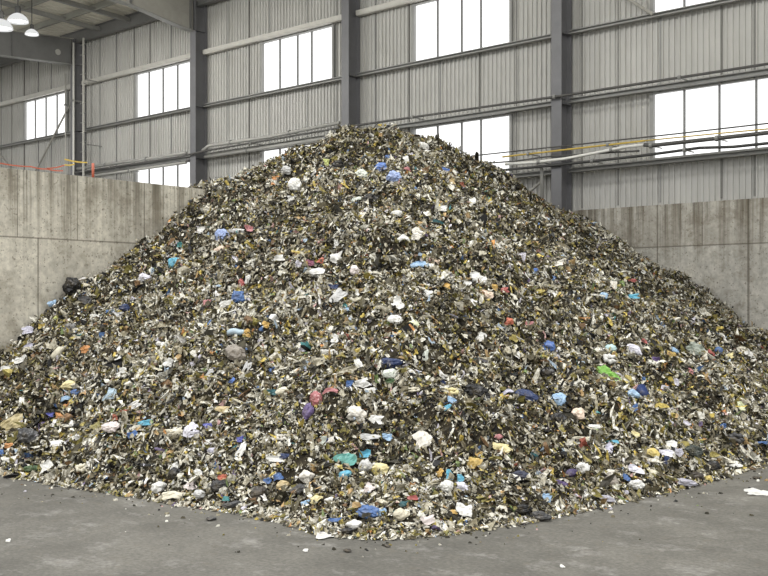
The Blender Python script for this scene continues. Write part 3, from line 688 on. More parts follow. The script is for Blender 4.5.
ITEMS = [
('bag',-14.41,8.98,2.21,0.321,0.340,10,'black','plastic_bag','plastic bag',"large black crumpled bag against the left concrete wall, at the heap's left edge",'plastic bags on the heap'),
('sheet',-13.99,8.90,2.00,0.259,0.166,-20,'dgrey','plastic_film','plastic film','wrinkled dark grey film scrap just lower right of the large black crumpled bag','loose pieces on the heap'),
('sheet',-14.51,8.67,1.97,0.168,0.093,20,'lblue','plastic_film','plastic film','pale blue film scrap just lower left of the large black crumpled bag','loose pieces on the heap'),
('sheet',-14.38,8.19,1.55,0.200,0.127,15,'lilac','plastic_film','plastic film','pale lilac film scrap upper left of the pale cream plastic tube','loose pieces on the heap'),
('sheet',-14.31,8.35,1.61,0.146,0.110,0,'yellow','plastic_scrap','plastic scrap','mustard yellow scrap just upper left of the pale cream plastic tube','loose pieces on the heap'),
('bag',-13.56,8.42,1.58,0.231,0.177,10,'grey','plastic_bag','plastic bag','crumpled grey bag just above the pale cream plastic tube','plastic bags on the heap'),
('sheet',-13.53,8.77,1.74,0.162,0.126,30,'white','plastic_scrap','plastic scrap','crinkled white scrap just left of the crumpled navy blue film bundle','loose pieces on the heap'),
('tube',-12.98,7.87,1.26,0.134,0.252,-50,'cream','plastic_tube','plastic tube','pale cream plastic tube lying on the lower left slope','loose pieces on the heap'),
('strip',-14.21,8.55,1.70,0.220,0.073,35,'ygreen','plastic_strip','plastic strip','pale green strip just above the pale cream plastic tube','loose pieces on the heap'),
('sheet',-12.91,8.80,1.78,0.176,0.123,0,'lgrey','plastic_scrap','plastic scrap','fan-shaped light grey scrap just lower left of the crumpled navy blue film bundle','loose pieces on the heap'),
('bag',-12.97,8.94,1.88,0.177,0.142,0,'navy','plastic_film','plastic film','crumpled navy blue film bundle on the upper left slope','plastic bags on the heap'),
('sheet',-13.96,7.96,1.31,0.176,0.106,0,'lilac','plastic_scrap','plastic scrap','whitish lilac scrap just left of the pale cream plastic tube','loose pieces on the heap'),
('sheet',-13.44,7.54,1.14,0.203,0.118,25,'white','plastic_scrap','plastic scrap','torn white scrap left of the pale cream plastic tube','loose pieces on the heap'),
('strip',-13.66,7.46,1.01,0.289,0.085,22,'white','plastic_strip','plastic strip','long white strip left of the pale cream plastic tube','loose pieces on the heap'),
('sheet',-13.72,7.38,0.94,0.119,0.102,0,'orange','plastic_scrap','plastic scrap',"bright orange scrap at the heap's left edge of view, level with the cream tube",'loose pieces on the heap'),
('sheet',-12.21,7.77,1.33,0.145,0.113,10,'orange','plastic_scrap','plastic scrap','yellow-orange scrap just right of the pale cream plastic tube','loose pieces on the heap'),
('sheet',-11.49,7.84,1.19,0.125,0.141,20,'white','plastic_scrap','plastic scrap','small white scrap above the curved pale blue plastic piece','loose pieces on the heap'),
('sheet',-11.18,7.69,1.08,0.137,0.122,0,'white','plastic_scrap','plastic scrap','angular white scrap just above the curved pale blue plastic piece','loose pieces on the heap'),
('sheet',-11.89,6.56,0.44,0.312,0.223,25,'cardtan','plastic_sheet','plastic sheet',"large creased tan cardboard sheet near the heap's left foot",'loose pieces on the heap'),
('bag',-11.93,7.35,0.87,0.249,0.140,10,'ycream','plastic_bag','plastic bag','yellowish cream crumpled bag above a blue rag, on the lower left slope','plastic bags on the heap'),
('bag',-11.69,7.32,0.80,0.153,0.092,0,'blue','cloth_rag','rag','dark blue rag tucked under the yellowish cream bag','plastic bags on the heap'),
('sheet',-11.74,7.19,0.73,0.137,0.076,10,'lblue','plastic_scrap','plastic scrap','light blue scrap just below the yellowish cream crumpled bag','loose pieces on the heap'),
('sheet',-10.98,7.38,0.80,0.134,0.223,-15,'pblue','plastic_piece','plastic piece','curved pale blue plastic piece on the lower left slope','loose pieces on the heap'),
('sheet',-11.64,6.91,0.54,0.120,0.075,0,'violet','plastic_scrap','plastic scrap','violet blue scrap just above the crumpled white film sheet','loose pieces on the heap'),
('sheet',-11.50,6.96,0.54,0.104,0.089,0,'orange','plastic_scrap','plastic scrap','orange scrap just above the crumpled white film sheet','loose pieces on the heap'),
('sheet',-11.65,7.17,0.65,0.121,0.091,30,'orange','plastic_scrap','plastic scrap','rusty orange scrap just lower left of the dark blue rag','loose pieces on the heap'),
('bag',-11.47,6.53,0.32,0.275,0.203,0,'dgrey','plastic_bag','plastic bag','slumped dark grey bag on the lower left slope, right of the tan cardboard sheet','plastic bags on the heap'),
('sheet',-10.80,6.53,0.29,0.224,0.112,15,'white','plastic_film','plastic film','crumpled white film sheet on the lower left slope','loose pieces on the heap'),
('sheet',-11.25,6.19,0.10,0.182,0.084,10,'white','plastic_scrap','plastic scrap','flattened white scrap just left of the flattened dark green bag','loose pieces on the heap'),
('sheet',-10.46,6.19,0.10,0.174,0.148,25,'white','cardboard_piece','cardboard',"stiff white card piece at the heap's lower left foot",'loose pieces on the heap'),
('bag',-10.72,6.15,0.06,0.217,0.081,5,'green','plastic_bag','plastic bag',"flattened dark green bag at the heap's lower left foot",'plastic bags on the heap'),
('bag',-10.01,6.74,0.53,0.230,0.149,10,'pinkw','plastic_bag','plastic bag','pinkish white crumpled bag on the lower left slope','plastic bags on the heap'),
('sheet',-10.13,6.90,0.63,0.110,0.083,0,'rust','plastic_scrap','plastic scrap','rust red scrap just above the pinkish white crumpled bag','loose pieces on the heap'),
('strip',-11.18,6.97,0.45,0.073,0.176,25,'white','plastic_strip','plastic strip','narrow white strip just upper right of the crumpled white film sheet','loose pieces on the heap'),
('sheet',-10.35,6.76,0.52,0.138,0.097,30,'olive','cloth_rag','rag','olive yellow rag just left of the pinkish white crumpled bag','loose pieces on the heap'),
('sheet',-11.58,6.33,0.23,0.115,0.072,0,'orange','plastic_scrap','plastic scrap','orange scrap just left of the slumped dark grey bag','loose pieces on the heap'),
('sheet',-11.58,6.22,0.15,0.100,0.100,0,'blue','plastic_scrap','plastic scrap',"bright blue scrap at the left edge of view, near the heap's foot",'loose pieces on the heap'),
('ring',-9.90,6.28,0.14,0.144,0.118,0,'cream','plastic_ring','plastic ring','cream loop of plastic just lower right of the crumpled white film sheet','loose pieces on the heap'),
('tube',-9.92,8.52,1.60,0.256,0.105,15,'pblue','plastic_piece','plastic piece','long pale blue plastic piece on the middle of the left slope','loose pieces on the heap'),
('sheet',-9.82,8.58,1.59,0.120,0.120,0,'yorange','plastic_scrap','plastic scrap','yellow-orange scrap just upper right of the round crumpled grey-brown bag','loose pieces on the heap'),
('bag',-9.65,8.22,1.33,0.292,0.248,0,'taupe','plastic_bag','plastic bag','round crumpled grey-brown bag on the middle of the left slope','plastic bags on the heap'),
('sheet',-10.36,7.63,1.06,0.190,0.088,15,'white','plastic_scrap','plastic scrap','oval white scrap above the light teal blue film strip','loose pieces on the heap'),
('sheet',-10.34,7.78,1.23,0.132,0.118,-20,'white','plastic_scrap','plastic scrap','bent white scrap left of the round crumpled grey-brown bag','loose pieces on the heap'),
('sheet',-9.56,7.80,1.11,0.085,0.198,-25,'lgrey','plastic_plate','plastic plate','narrow pale grey plate just lower left of the round crumpled grey-brown bag','loose pieces on the heap'),
('sheet',-9.19,8.07,1.18,0.099,0.211,-20,'lgrey','plastic_plate','plastic plate','long pale grey plate just lower right of the round crumpled grey-brown bag','loose pieces on the heap'),
('strip',-9.08,7.76,1.06,0.055,0.096,-20,'bblue','plastic_piece','plastic piece','tiny bright blue sliver just below the round crumpled grey-brown bag','loose pieces on the heap'),
('sheet',-10.19,7.14,0.75,0.183,0.084,25,'white','plastic_film','plastic film','white film scrap just upper left of the light teal blue film strip','loose pieces on the heap'),
('sheet',-8.76,7.33,0.78,0.197,0.105,0,'tan','plastic_piece','plastic piece','tan cardboard flap at mid-height on the left slope','loose pieces on the heap'),
('sheet',-11.12,8.24,1.43,0.126,0.063,0,'white','plastic_scrap','plastic scrap','small flat white scrap lower right of the crumpled navy blue film bundle','loose pieces on the heap'),
('bag',-10.60,7.76,1.17,0.149,0.119,0,'brown','plastic_scrap','plastic scrap','rumpled brown scrap upper right of the curved pale blue plastic piece','plastic bags on the heap'),
('sheet',-9.77,7.03,0.58,0.232,0.082,10,'cyan','plastic_film','plastic film','light teal blue film strip low on the left slope','loose pieces on the heap'),
('sheet',-9.66,6.78,0.48,0.120,0.093,30,'blue','plastic_scrap','plastic scrap','medium blue scrap just lower left of the light teal blue film strip','loose pieces on the heap'),
('sheet',-8.70,7.09,0.63,0.116,0.064,10,'violet','plastic_scrap','plastic scrap','violet blue scrap just lower left of the tan cardboard flap','loose pieces on the heap'),
('bag',-8.96,7.07,0.52,0.209,0.235,0,'lilacw','plastic_bag','plastic bag','lilac white crumpled bag low on the left slope','plastic bags on the heap'),
('sheet',-9.17,6.97,0.53,0.223,0.105,10,'cream','plastic_film','plastic film','creamy film scrap just right of the light teal blue film strip','loose pieces on the heap'),
('sheet',-8.59,7.00,0.47,0.165,0.089,10,'white','plastic_scrap','plastic scrap','torn white scrap left of the upright oval white plate','loose pieces on the heap'),
('sheet',-7.97,6.93,0.46,0.097,0.182,-15,'white','plastic_plate','plastic plate','upright oval white plate low on the left slope','loose pieces on the heap'),
('sheet',-8.43,6.90,0.41,0.087,0.075,0,'lilac','plastic_scrap','plastic scrap','small lilac scrap just left of the upright oval white plate','loose pieces on the heap'),
('bag',-8.55,6.53,0.19,0.147,0.147,0,'black','plastic_bag','plastic bag',"rounded black bag low on the left slope, near the heap's front foot",'plastic bags on the heap'),
('sheet',-8.29,6.62,0.22,0.121,0.085,-20,'white','plastic_piece','plastic piece','white plastic flap just right of the rounded black bag','loose pieces on the heap'),
('bag',-7.85,6.53,0.14,0.211,0.129,10,'black','plastic_bag','plastic bag','wide black crumpled bag at the foot of the left slope','plastic bags on the heap'),
('sheet',-7.92,6.63,0.21,0.107,0.071,0,'redor','plastic_scrap','plastic scrap','orange-red scrap just above the wide black crumpled bag','loose pieces on the heap'),
('bag',-8.61,6.37,0.07,0.182,0.122,20,'white','plastic_bag','plastic bag','crumpled white bag at the foot of the left slope','plastic bags on the heap'),
('sheet',-8.31,6.32,0.03,0.273,0.095,10,'cream','cardboard_piece','cardboard','flat cream card sheet at the very foot of the left slope','loose pieces on the heap'),
('sheet',-8.23,6.46,0.11,0.131,0.108,30,'pinkw','plastic_film','plastic film','whitish film scrap just upper right of the flat cream card sheet','loose pieces on the heap'),
('sheet',-8.64,6.58,0.25,0.124,0.087,15,'white','plastic_film','plastic film','white film scrap just above the rounded black bag','loose pieces on the heap'),
('bag',-7.98,6.39,0.07,0.129,0.094,0,'lgrey','plastic_bag','plastic bag','crumpled light grey bag just left of the wide black crumpled bag','plastic bags on the heap'),
('bag',-7.55,6.42,0.02,0.205,0.068,15,'dgrey','plastic_bag','plastic bag','flattened dark grey bag just lower right of the wide black crumpled bag','plastic bags on the heap'),
('sheet',-7.64,6.44,0.06,0.080,0.057,0,'teal','plastic_scrap','plastic scrap','small teal scrap just lower right of the wide black crumpled bag','loose pieces on the heap'),
('sheet',-8.10,7.02,0.54,0.074,0.074,0,'violet','plastic_scrap','plastic scrap','small violet scrap just above the upright oval white plate','loose pieces on the heap'),
('bag',-12.70,10.63,3.02,0.247,0.247,30,'periw','plastic_bag','plastic bag','periwinkle blue plastic bag on the upper left slope','plastic bags on the heap'),
('sheet',-12.57,10.83,3.12,0.286,0.115,-10,'lgrey','plastic_film','plastic film','pale grey film just right of the periwinkle blue plastic bag','loose pieces on the heap'),
('bag',-13.35,10.17,2.60,0.229,0.210,30,'cyan','plastic_bag','plastic bag','bright cyan bag on the upper left slope','plastic bags on the heap'),
('sheet',-13.30,10.66,3.17,0.156,0.137,0,'white','plastic_scrap','plastic scrap','bright white scrap just left of the periwinkle blue plastic bag','loose pieces on the heap'),
('sheet',-12.50,10.96,3.17,0.153,0.115,0,'pink','plastic_scrap','plastic scrap','pinkish scrap just right of the periwinkle blue plastic bag','loose pieces on the heap'),
('bag',-13.63,9.79,2.35,0.228,0.171,20,'lilacw','plastic_scrap','plastic scrap','lilac grey crumpled scrap just left of the bright cyan bag','plastic bags on the heap'),
('bag',-10.71,9.26,2.04,0.244,0.212,10,'blue','plastic_bag','plastic bag','crumpled royal blue bag on the upper left slope','plastic bags on the heap'),
('sheet',-10.80,9.08,1.95,0.211,0.097,10,'white','plastic_film','plastic film','whitish film scrap just left of the crumpled royal blue bag','loose pieces on the heap'),
('sheet',-10.97,9.64,2.31,0.084,0.135,-5,'white','plastic_scrap','plastic scrap','upright white scrap just above the crumpled royal blue bag','loose pieces on the heap'),
('sheet',-11.04,9.59,2.26,0.101,0.135,20,'red','plastic_scrap','plastic scrap','red scrap just above the crumpled royal blue bag','loose pieces on the heap'),
('bag',-12.29,10.22,2.78,0.202,0.147,0,'peach','plastic_scrap','plastic scrap','peach white crumpled scrap just below the periwinkle blue plastic bag','plastic bags on the heap'),
('sheet',-13.62,10.50,2.93,0.137,0.098,10,'teal','plastic_scrap','plastic scrap','greenish teal scrap just above the bright cyan bag','loose pieces on the heap'),
('ring',-11.25,9.16,1.96,0.150,0.133,0,'pink','plastic_ring','plastic ring','dull pink ring just left of the crumpled royal blue bag','loose pieces on the heap'),
('bag',-11.69,13.32,4.30,0.247,0.206,0,'bblue','plastic_bag','plastic bag',"crumpled bright blue bag uppermost of the two blue bags near the heap's peak",'plastic bags on the heap'),
('bag',-12.58,12.12,3.97,0.243,0.243,0,'white','plastic_bag','plastic bag','puffy white bag left of the crumpled black bag','plastic bags on the heap'),
('bag',-13.27,12.55,4.33,0.211,0.169,0,'lgrey','plastic_scrap','plastic scrap','pale grey crumpled scrap left of the crumpled black bag','plastic bags on the heap'),
('sheet',-13.31,12.33,4.13,0.126,0.189,0,'orange','plastic_scrap','plastic scrap','orange-brown scrap upper right of the periwinkle blue plastic bag','loose pieces on the heap'),
('bag',-11.73,12.81,4.17,0.222,0.202,20,'gwhite','plastic_bag','plastic bag','greenish white bag just left of the crumpled bright blue bag','plastic bags on the heap'),
('sheet',-11.21,12.62,3.81,0.137,0.098,10,'lblue','plastic_scrap','plastic scrap','small light blue scrap just above the crumpled black bag','loose pieces on the heap'),
('bag',-10.87,12.18,3.62,0.285,0.209,0,'black','plastic_bag','plastic bag',"crumpled black bag below the two blue bags near the heap's peak",'plastic bags on the heap'),
('bag',-12.51,13.11,4.39,0.274,0.210,0,'black','plastic_bag','plastic bag','slumped black bag left of the crumpled bright blue bag','plastic bags on the heap'),
('sheet',-12.84,13.17,4.51,0.128,0.149,0,'ygreen','plastic_scrap','plastic scrap','yellow-green scrap left of the crumpled bright blue bag','loose pieces on the heap'),
('sheet',-11.80,11.66,3.50,0.231,0.096,5,'cream','plastic_scrap','plastic scrap','flat cream scrap left of the crumpled black bag','loose pieces on the heap'),
('sheet',-12.41,11.86,3.70,0.179,0.119,0,'white','plastic_scrap','plastic scrap','white scrap upper right of the periwinkle blue plastic bag','loose pieces on the heap'),
('sheet',-11.05,12.00,3.62,0.171,0.114,0,'gwhite','plastic_scrap','plastic scrap','greenish white scrap just left of the crumpled black bag','loose pieces on the heap'),
('bag',-10.10,10.19,2.38,0.400,0.166,-3,'white','plastic_bag','plastic bag',"wide crumpled white bag on the heap's middle, above centre",'plastic bags on the heap'),
('sheet',-9.95,10.41,2.61,0.217,0.167,15,'white','plastic_film','plastic film','torn white film just upper right of the wide crumpled white bag','loose pieces on the heap'),
('sheet',-9.13,9.55,2.04,0.169,0.276,-35,'lgrey','plastic_film','plastic film',"draped light grey film on the heap's middle",'loose pieces on the heap'),
('sheet',-8.88,9.51,1.87,0.151,0.106,20,'lblue','plastic_scrap','plastic scrap','bluish white scrap just lower right of the draped light grey film','loose pieces on the heap'),
('sheet',-9.37,9.72,2.17,0.157,0.078,0,'navy','plastic_scrap','plastic scrap','dark navy scrap just above the draped light grey film','loose pieces on the heap'),
('bag',-9.38,10.13,2.41,0.144,0.160,0,'pinkw','plastic_bag','plastic bag','pinkish white bag just upper right of the draped light grey film','plastic bags on the heap'),
('sheet',-10.71,10.00,2.60,0.170,0.102,15,'white','plastic_scrap','plastic scrap','oval white scrap left of the wide crumpled white bag','loose pieces on the heap'),
('sheet',-10.14,10.61,2.82,0.085,0.153,-5,'white','plastic_scrap','plastic scrap','thin upright white scrap upper right of the wide crumpled white bag','loose pieces on the heap'),
('sheet',-10.19,10.35,2.57,0.118,0.101,0,'redor','plastic_scrap','plastic scrap','coral orange scrap just above the wide crumpled white bag','loose pieces on the heap'),
('sheet',-10.78,10.37,2.68,0.173,0.104,-15,'yellow','plastic_scrap','plastic scrap','dull yellow scrap just upper left of the wide crumpled white bag','loose pieces on the heap'),
('strip',-8.70,9.50,2.03,0.195,0.060,5,'cream','plastic_strip','plastic strip','long cream strip just right of the draped light grey film','loose pieces on the heap'),
('sheet',-9.69,8.80,1.69,0.106,0.091,-20,'yorange','plastic_scrap','plastic scrap','yellow-orange scrap lower right of the crumpled royal blue bag','loose pieces on the heap'),
('sheet',-10.33,10.21,2.54,0.135,0.101,0,'magenta','plastic_scrap','plastic scrap','dull magenta scrap just upper left of the wide crumpled white bag','loose pieces on the heap'),
('sheet',-9.73,8.95,1.78,0.122,0.122,30,'white','plastic_scrap','plastic scrap','white scrap lower right of the crumpled royal blue bag','loose pieces on the heap'),
('sheet',-8.43,8.81,1.53,0.127,0.127,-10,'white','cardboard_piece','cardboard',"square white card piece on the heap's middle, below centre",'loose pieces on the heap'),
('sheet',-8.27,8.47,1.39,0.179,0.096,0,'white','plastic_piece','plastic piece',"flat kite-shaped white piece on the heap's middle, below centre",'loose pieces on the heap'),
('sheet',-8.89,8.17,1.15,0.112,0.112,25,'blue','plastic_scrap','plastic scrap','royal blue scrap right of the round crumpled grey-brown bag','loose pieces on the heap'),
('bag',-7.72,7.76,0.93,0.152,0.178,15,'rednet','plastic_bag','plastic bag','mottled red plastic bag beside a purple bag on the lower middle slope','plastic bags on the heap'),
('bag',-7.63,7.51,0.82,0.137,0.211,-15,'purple','plastic_bag','plastic bag','drooping purple bag beside a mottled red bag on the lower middle slope','plastic bags on the heap'),
('bag',-7.89,7.69,0.93,0.115,0.115,0,'black','plastic_bag','plastic bag','small black bag just above the drooping purple bag','plastic bags on the heap'),
('bag',-7.27,7.89,0.79,0.224,0.199,-10,'creamw','plastic_bag','plastic bag','big crumpled off-white bag on the lower middle slope','plastic bags on the heap'),
('sheet',-7.04,7.92,0.74,0.160,0.099,-10,'white','plastic_film','plastic film','torn white film just right of the big crumpled off-white bag','loose pieces on the heap'),
('sheet',-7.48,8.20,1.09,0.168,0.103,20,'white','plastic_film','plastic film','angular white film just above the big crumpled off-white bag','loose pieces on the heap'),
('sheet',-7.38,8.21,1.02,0.141,0.077,0,'white','plastic_scrap','plastic scrap','flat white scrap just above the big crumpled off-white bag','loose pieces on the heap'),
('sheet',-7.55,8.04,1.09,0.077,0.102,-20,'blue','plastic_scrap','plastic scrap','blue and white scrap just above the big crumpled off-white bag','loose pieces on the heap'),
('strip',-7.62,7.87,1.01,0.191,0.051,10,'pink','plastic_strip','plastic strip','dull pink strip just right of the mottled red plastic bag','loose pieces on the heap'),
('bag',-8.13,7.66,0.99,0.168,0.116,10,'cream','plastic_bag','plastic bag','cream crumpled bag just upper left of the drooping purple bag','plastic bags on the heap'),
('sheet',-7.73,8.41,1.28,0.080,0.119,15,'white','plastic_scrap','plastic scrap','small upright white scrap just lower right of the square white card piece','loose pieces on the heap'),
('sheet',-8.36,7.70,0.96,0.131,0.079,0,'dteal','plastic_scrap','plastic scrap','dark teal scrap upper left of the drooping purple bag','loose pieces on the heap'),
('bag',-7.52,8.73,1.28,0.295,0.147,5,'navy','plastic_bag','plastic bag',"big navy blue bag on the heap's middle, right of centre",'plastic bags on the heap'),
('sheet',-7.47,6.94,0.41,0.212,0.071,-2,'white','plastic_plate','plastic plate','flat white plate right of the upright oval white plate','loose pieces on the heap'),
('sheet',-6.86,7.29,0.41,0.221,0.186,30,'seagreen','plastic_netting','netting','sea-green netting on the lower middle slope','loose pieces on the heap'),
('bag',-6.72,7.14,0.31,0.148,0.091,20,'cyan','plastic_film','plastic film','turquoise crumpled film just below the sea-green netting','plastic bags on the heap'),
('sheet',-6.85,7.53,0.44,0.130,0.095,0,'cyan','plastic_scrap','plastic scrap','turquoise scrap just right of the sea-green netting','loose pieces on the heap'),
('bag',-7.05,6.94,0.28,0.172,0.149,10,'creamw','plastic_bag','plastic bag','boxy off-white crumpled bag low on the middle slope','plastic bags on the heap'),
('sheet',-7.38,6.99,0.45,0.106,0.059,0,'navy','plastic_scrap','plastic scrap','dark blue scrap just upper left of the boxy off-white crumpled bag','loose pieces on the heap'),
('sheet',-7.32,6.83,0.27,0.104,0.081,15,'blue','plastic_scrap','plastic scrap','blue scrap just upper left of the slumped charcoal bag','loose pieces on the heap'),
('sheet',-7.38,6.75,0.23,0.081,0.069,30,'blue','plastic_scrap','plastic scrap','medium blue scrap just left of the slumped charcoal bag','loose pieces on the heap'),
('bag',-7.22,6.79,0.20,0.172,0.092,10,'tan','plastic_bag','plastic bag','tan yellow crumpled bag just left of the slumped charcoal bag','plastic bags on the heap'),
('bag',-6.98,6.79,0.17,0.203,0.124,20,'dgrey','plastic_bag','plastic bag','slumped charcoal bag low on the middle slope','plastic bags on the heap'),
('bag',-7.35,6.59,0.12,0.171,0.148,30,'dbrown','plastic_bag','plastic bag','dark brown bag right of the wide black crumpled bag','plastic bags on the heap'),
('bag',-6.61,6.65,0.15,0.152,0.087,20,'ycream','plastic_bag','plastic bag',"mustard cream bag near the heap's front foot",'plastic bags on the heap'),
('sheet',-6.51,6.69,0.15,0.098,0.076,15,'white','plastic_scrap','plastic scrap','bright white scrap just right of the mustard cream bag','loose pieces on the heap'),
('bag',-6.05,6.72,0.09,0.221,0.147,-5,'blue','plastic_bag','plastic bag',"bright blue crumpled bag near the heap's front foot",'plastic bags on the heap'),
('sheet',-5.98,6.83,0.09,0.095,0.063,20,'lblue','plastic_film','plastic film','light blue film scrap just right of the bright blue crumpled bag','loose pieces on the heap'),
('bag',-7.19,7.50,0.56,0.169,0.097,0,'creamw','plastic_film','plastic film','off-white crumpled film just above the sea-green netting','plastic bags on the heap'),
('sheet',-7.27,7.43,0.56,0.109,0.060,0,'navy','plastic_scrap','plastic scrap','navy scrap just upper left of the sea-green netting','loose pieces on the heap'),
('sheet',-7.22,7.29,0.56,0.095,0.095,0,'gwhite','plastic_scrap','plastic scrap','yellowish white scrap just upper left of the sea-green netting','loose pieces on the heap'),
('sheet',-6.99,7.76,0.59,0.243,0.085,5,'lgrey','plastic_film','plastic film','long light grey film just below the big crumpled off-white bag','loose pieces on the heap'),
('bag',-6.70,7.40,0.36,0.151,0.151,30,'lgrey','plastic_bag','plastic bag','translucent grey bag just left of the pale yellow crumpled bag','plastic bags on the heap'),
('ring',-7.63,7.17,0.59,0.121,0.085,0,'creamw','plastic_ring','plastic ring','off-white ring lower left of the drooping purple bag','loose pieces on the heap'),
('bag',-6.57,7.46,0.33,0.173,0.127,0,'ycream','plastic_bag','plastic bag','pale yellow crumpled bag on the lower slope, right of the turquoise film','plastic bags on the heap'),
('sheet',-6.29,7.02,0.23,0.099,0.110,-30,'pinkw','plastic_scrap','plastic scrap','pinkish white scrap just below the pale yellow crumpled bag','loose pieces on the heap'),
('sheet',-6.71,6.60,0.11,0.098,0.044,15,'lblue','plastic_piece','plastic piece','light blue sliver just left of the mustard cream bag','loose pieces on the heap'),
('bag',-11.16,13.04,4.06,0.279,0.239,0,'periw','plastic_bag','plastic bag',"pale blue and white bag lowermost of the two blue bags near the heap's peak",'plastic bags on the heap'),
('bag',-12.43,15.36,5.00,0.252,0.184,-30,'white','plastic_bag','plastic bag',"rounded white bag on the right shoulder of the heap's peak",'plastic bags on the heap'),
('sheet',-11.60,14.99,4.44,0.198,0.110,-15,'bblue','plastic_scrap','plastic scrap','vivid blue scrap right of the peak on the upper slope','loose pieces on the heap'),
('sheet',-10.96,13.69,3.97,0.163,0.102,25,'blue','plastic_scrap','plastic scrap','medium blue scrap just lower left of the vivid blue scrap','loose pieces on the heap'),
('sheet',-11.72,14.03,4.54,0.128,0.213,0,'white','plastic_scrap','plastic scrap','triangular white scrap just lower left of the rounded white bag','loose pieces on the heap'),
('strip',-11.48,13.69,4.31,0.208,0.062,-5,'pink','plastic_strip','plastic strip','pale pink strip just upper right of the pale blue and white bag','loose pieces on the heap'),
('sheet',-10.07,13.75,3.64,0.138,0.217,0,'white','plastic_scrap','plastic scrap','pointed white triangle scrap on the upper right slope','loose pieces on the heap'),
('bag',-9.98,11.68,3.30,0.196,0.125,-5,'white','plastic_bag','plastic bag','oval white bag on the upper middle slope','plastic bags on the heap'),
('sheet',-9.86,12.66,3.45,0.186,0.112,0,'white','plastic_scrap','plastic scrap','torn white scrap just left of the pointed white triangle scrap','loose pieces on the heap'),
('sheet',-9.33,11.40,3.00,0.171,0.137,20,'creamw','plastic_plate','plastic plate','off-white plate just lower right of the oval white bag','loose pieces on the heap'),
('sheet',-10.86,14.23,4.11,0.125,0.125,0,'tan','plastic_scrap','plastic scrap','tan scrap just lower right of the vivid blue scrap','loose pieces on the heap'),
('sheet',-10.92,14.58,4.09,0.127,0.106,0,'rust','plastic_scrap','plastic scrap','rust brown scrap just lower right of the vivid blue scrap','loose pieces on the heap'),
('sheet',-12.05,13.94,4.60,0.128,0.107,0,'blue','plastic_scrap','plastic scrap','tiny blue scrap just upper right of the crumpled bright blue bag','loose pieces on the heap'),
('strip',-9.73,12.37,3.21,0.238,0.055,5,'dteal','plastic_strip','plastic strip','dark teal strip lower left of the pointed white triangle scrap','loose pieces on the heap'),
('sheet',-8.38,11.56,2.31,0.248,0.198,0,'white','plastic_sheet','plastic sheet','large rounded white plastic sheet on the middle of the right slope','loose pieces on the heap'),
('sheet',-8.35,11.19,2.22,0.227,0.129,-20,'white','plastic_piece','plastic piece','crescent-shaped white piece just left of the large rounded white plastic sheet','loose pieces on the heap'),
('sheet',-8.11,11.42,2.07,0.194,0.178,-25,'peach','cardboard_piece','cardboard','tan-peach card piece on the middle of the right slope','loose pieces on the heap'),
('sheet',-8.14,11.64,2.18,0.098,0.115,0,'yorange','plastic_scrap','plastic scrap','ochre scrap just upper right of the tan-peach card piece','loose pieces on the heap'),
('sheet',-8.18,10.19,2.08,0.182,0.121,-10,'white','plastic_piece','plastic piece',"five-sided white plastic piece on the heap's middle, right of centre",'loose pieces on the heap'),
('sheet',-8.02,9.49,1.93,0.173,0.159,-30,'white','plastic_film','plastic film','curled white film just left of the five-sided white plastic piece','loose pieces on the heap'),
('bag',-7.87,9.25,1.76,0.212,0.127,-15,'white','plastic_film','plastic film','crumpled white film bundle lower left of the five-sided white plastic piece','plastic bags on the heap'),
('bag',-7.70,9.34,1.70,0.155,0.141,0,'ygreenw','plastic_bag','plastic bag','pale lime white bag just below the five-sided white plastic piece','plastic bags on the heap'),
('sheet',-7.78,10.62,1.96,0.137,0.153,-25,'white','food_wrapper','wrapper','white wrapper scrap just left of the tan-peach card piece','loose pieces on the heap'),
('sheet',-8.15,10.57,2.18,0.108,0.093,0,'yorange','plastic_scrap','plastic scrap','orange scrap just right of the five-sided white plastic piece','loose pieces on the heap'),
('sheet',-8.83,10.85,2.50,0.228,0.098,5,'lblue','plastic_film','plastic film','bluish white film just above the five-sided white plastic piece','loose pieces on the heap'),
('sheet',-8.80,11.17,2.53,0.116,0.116,0,'peach','plastic_scrap','plastic scrap','peach white scrap just above the five-sided white plastic piece','loose pieces on the heap'),
('sheet',-9.28,11.33,2.92,0.153,0.170,-20,'creamw','plastic_piece','plastic piece','off-white flap just lower right of the oval white bag','loose pieces on the heap'),
('strip',-9.29,11.01,2.87,0.218,0.100,0,'white','plastic_strip','plastic strip','curled white strip just below the oval white bag','loose pieces on the heap'),
('sheet',-8.92,12.79,2.84,0.180,0.108,-20,'white','plastic_scrap','plastic scrap','white scrap upper right of the large rounded white plastic sheet','loose pieces on the heap'),
('sheet',-7.41,10.90,1.73,0.122,0.137,-30,'redor','plastic_scrap','plastic scrap','vivid orange-red scrap on the middle of the right slope','loose pieces on the heap'),
('sheet',-8.04,11.73,2.15,0.131,0.082,10,'red','plastic_scrap','plastic scrap','coral red scrap just right of the tan-peach card piece','loose pieces on the heap'),
('sheet',-7.28,10.11,1.54,0.115,0.159,-30,'white','plastic_film','plastic film','upright white film just lower left of the vivid orange-red scrap','loose pieces on the heap'),
('sheet',-7.34,9.13,1.37,0.082,0.150,0,'gwhite','plastic_scrap','plastic scrap','slender off-white scrap right of the big navy blue bag','loose pieces on the heap'),
('bag',-7.37,8.56,1.17,0.171,0.118,0,'gwhite','plastic_film','plastic film','greenish white crumpled film just below the big navy blue bag','plastic bags on the heap'),
('sheet',-7.30,8.47,1.10,0.130,0.065,0,'green','plastic_scrap','plastic scrap','dull green scrap just below the big navy blue bag','loose pieces on the heap'),
('ring',-6.68,8.72,1.01,0.191,0.102,0,'ycream','plastic_ring','plastic ring','cream yellow ring of plastic left of the biggest black bag','loose pieces on the heap'),
('bag',-6.62,9.09,0.96,0.339,0.221,-15,'black','plastic_bag','plastic bag','biggest black bag on the middle of the lower right slope','plastic bags on the heap'),
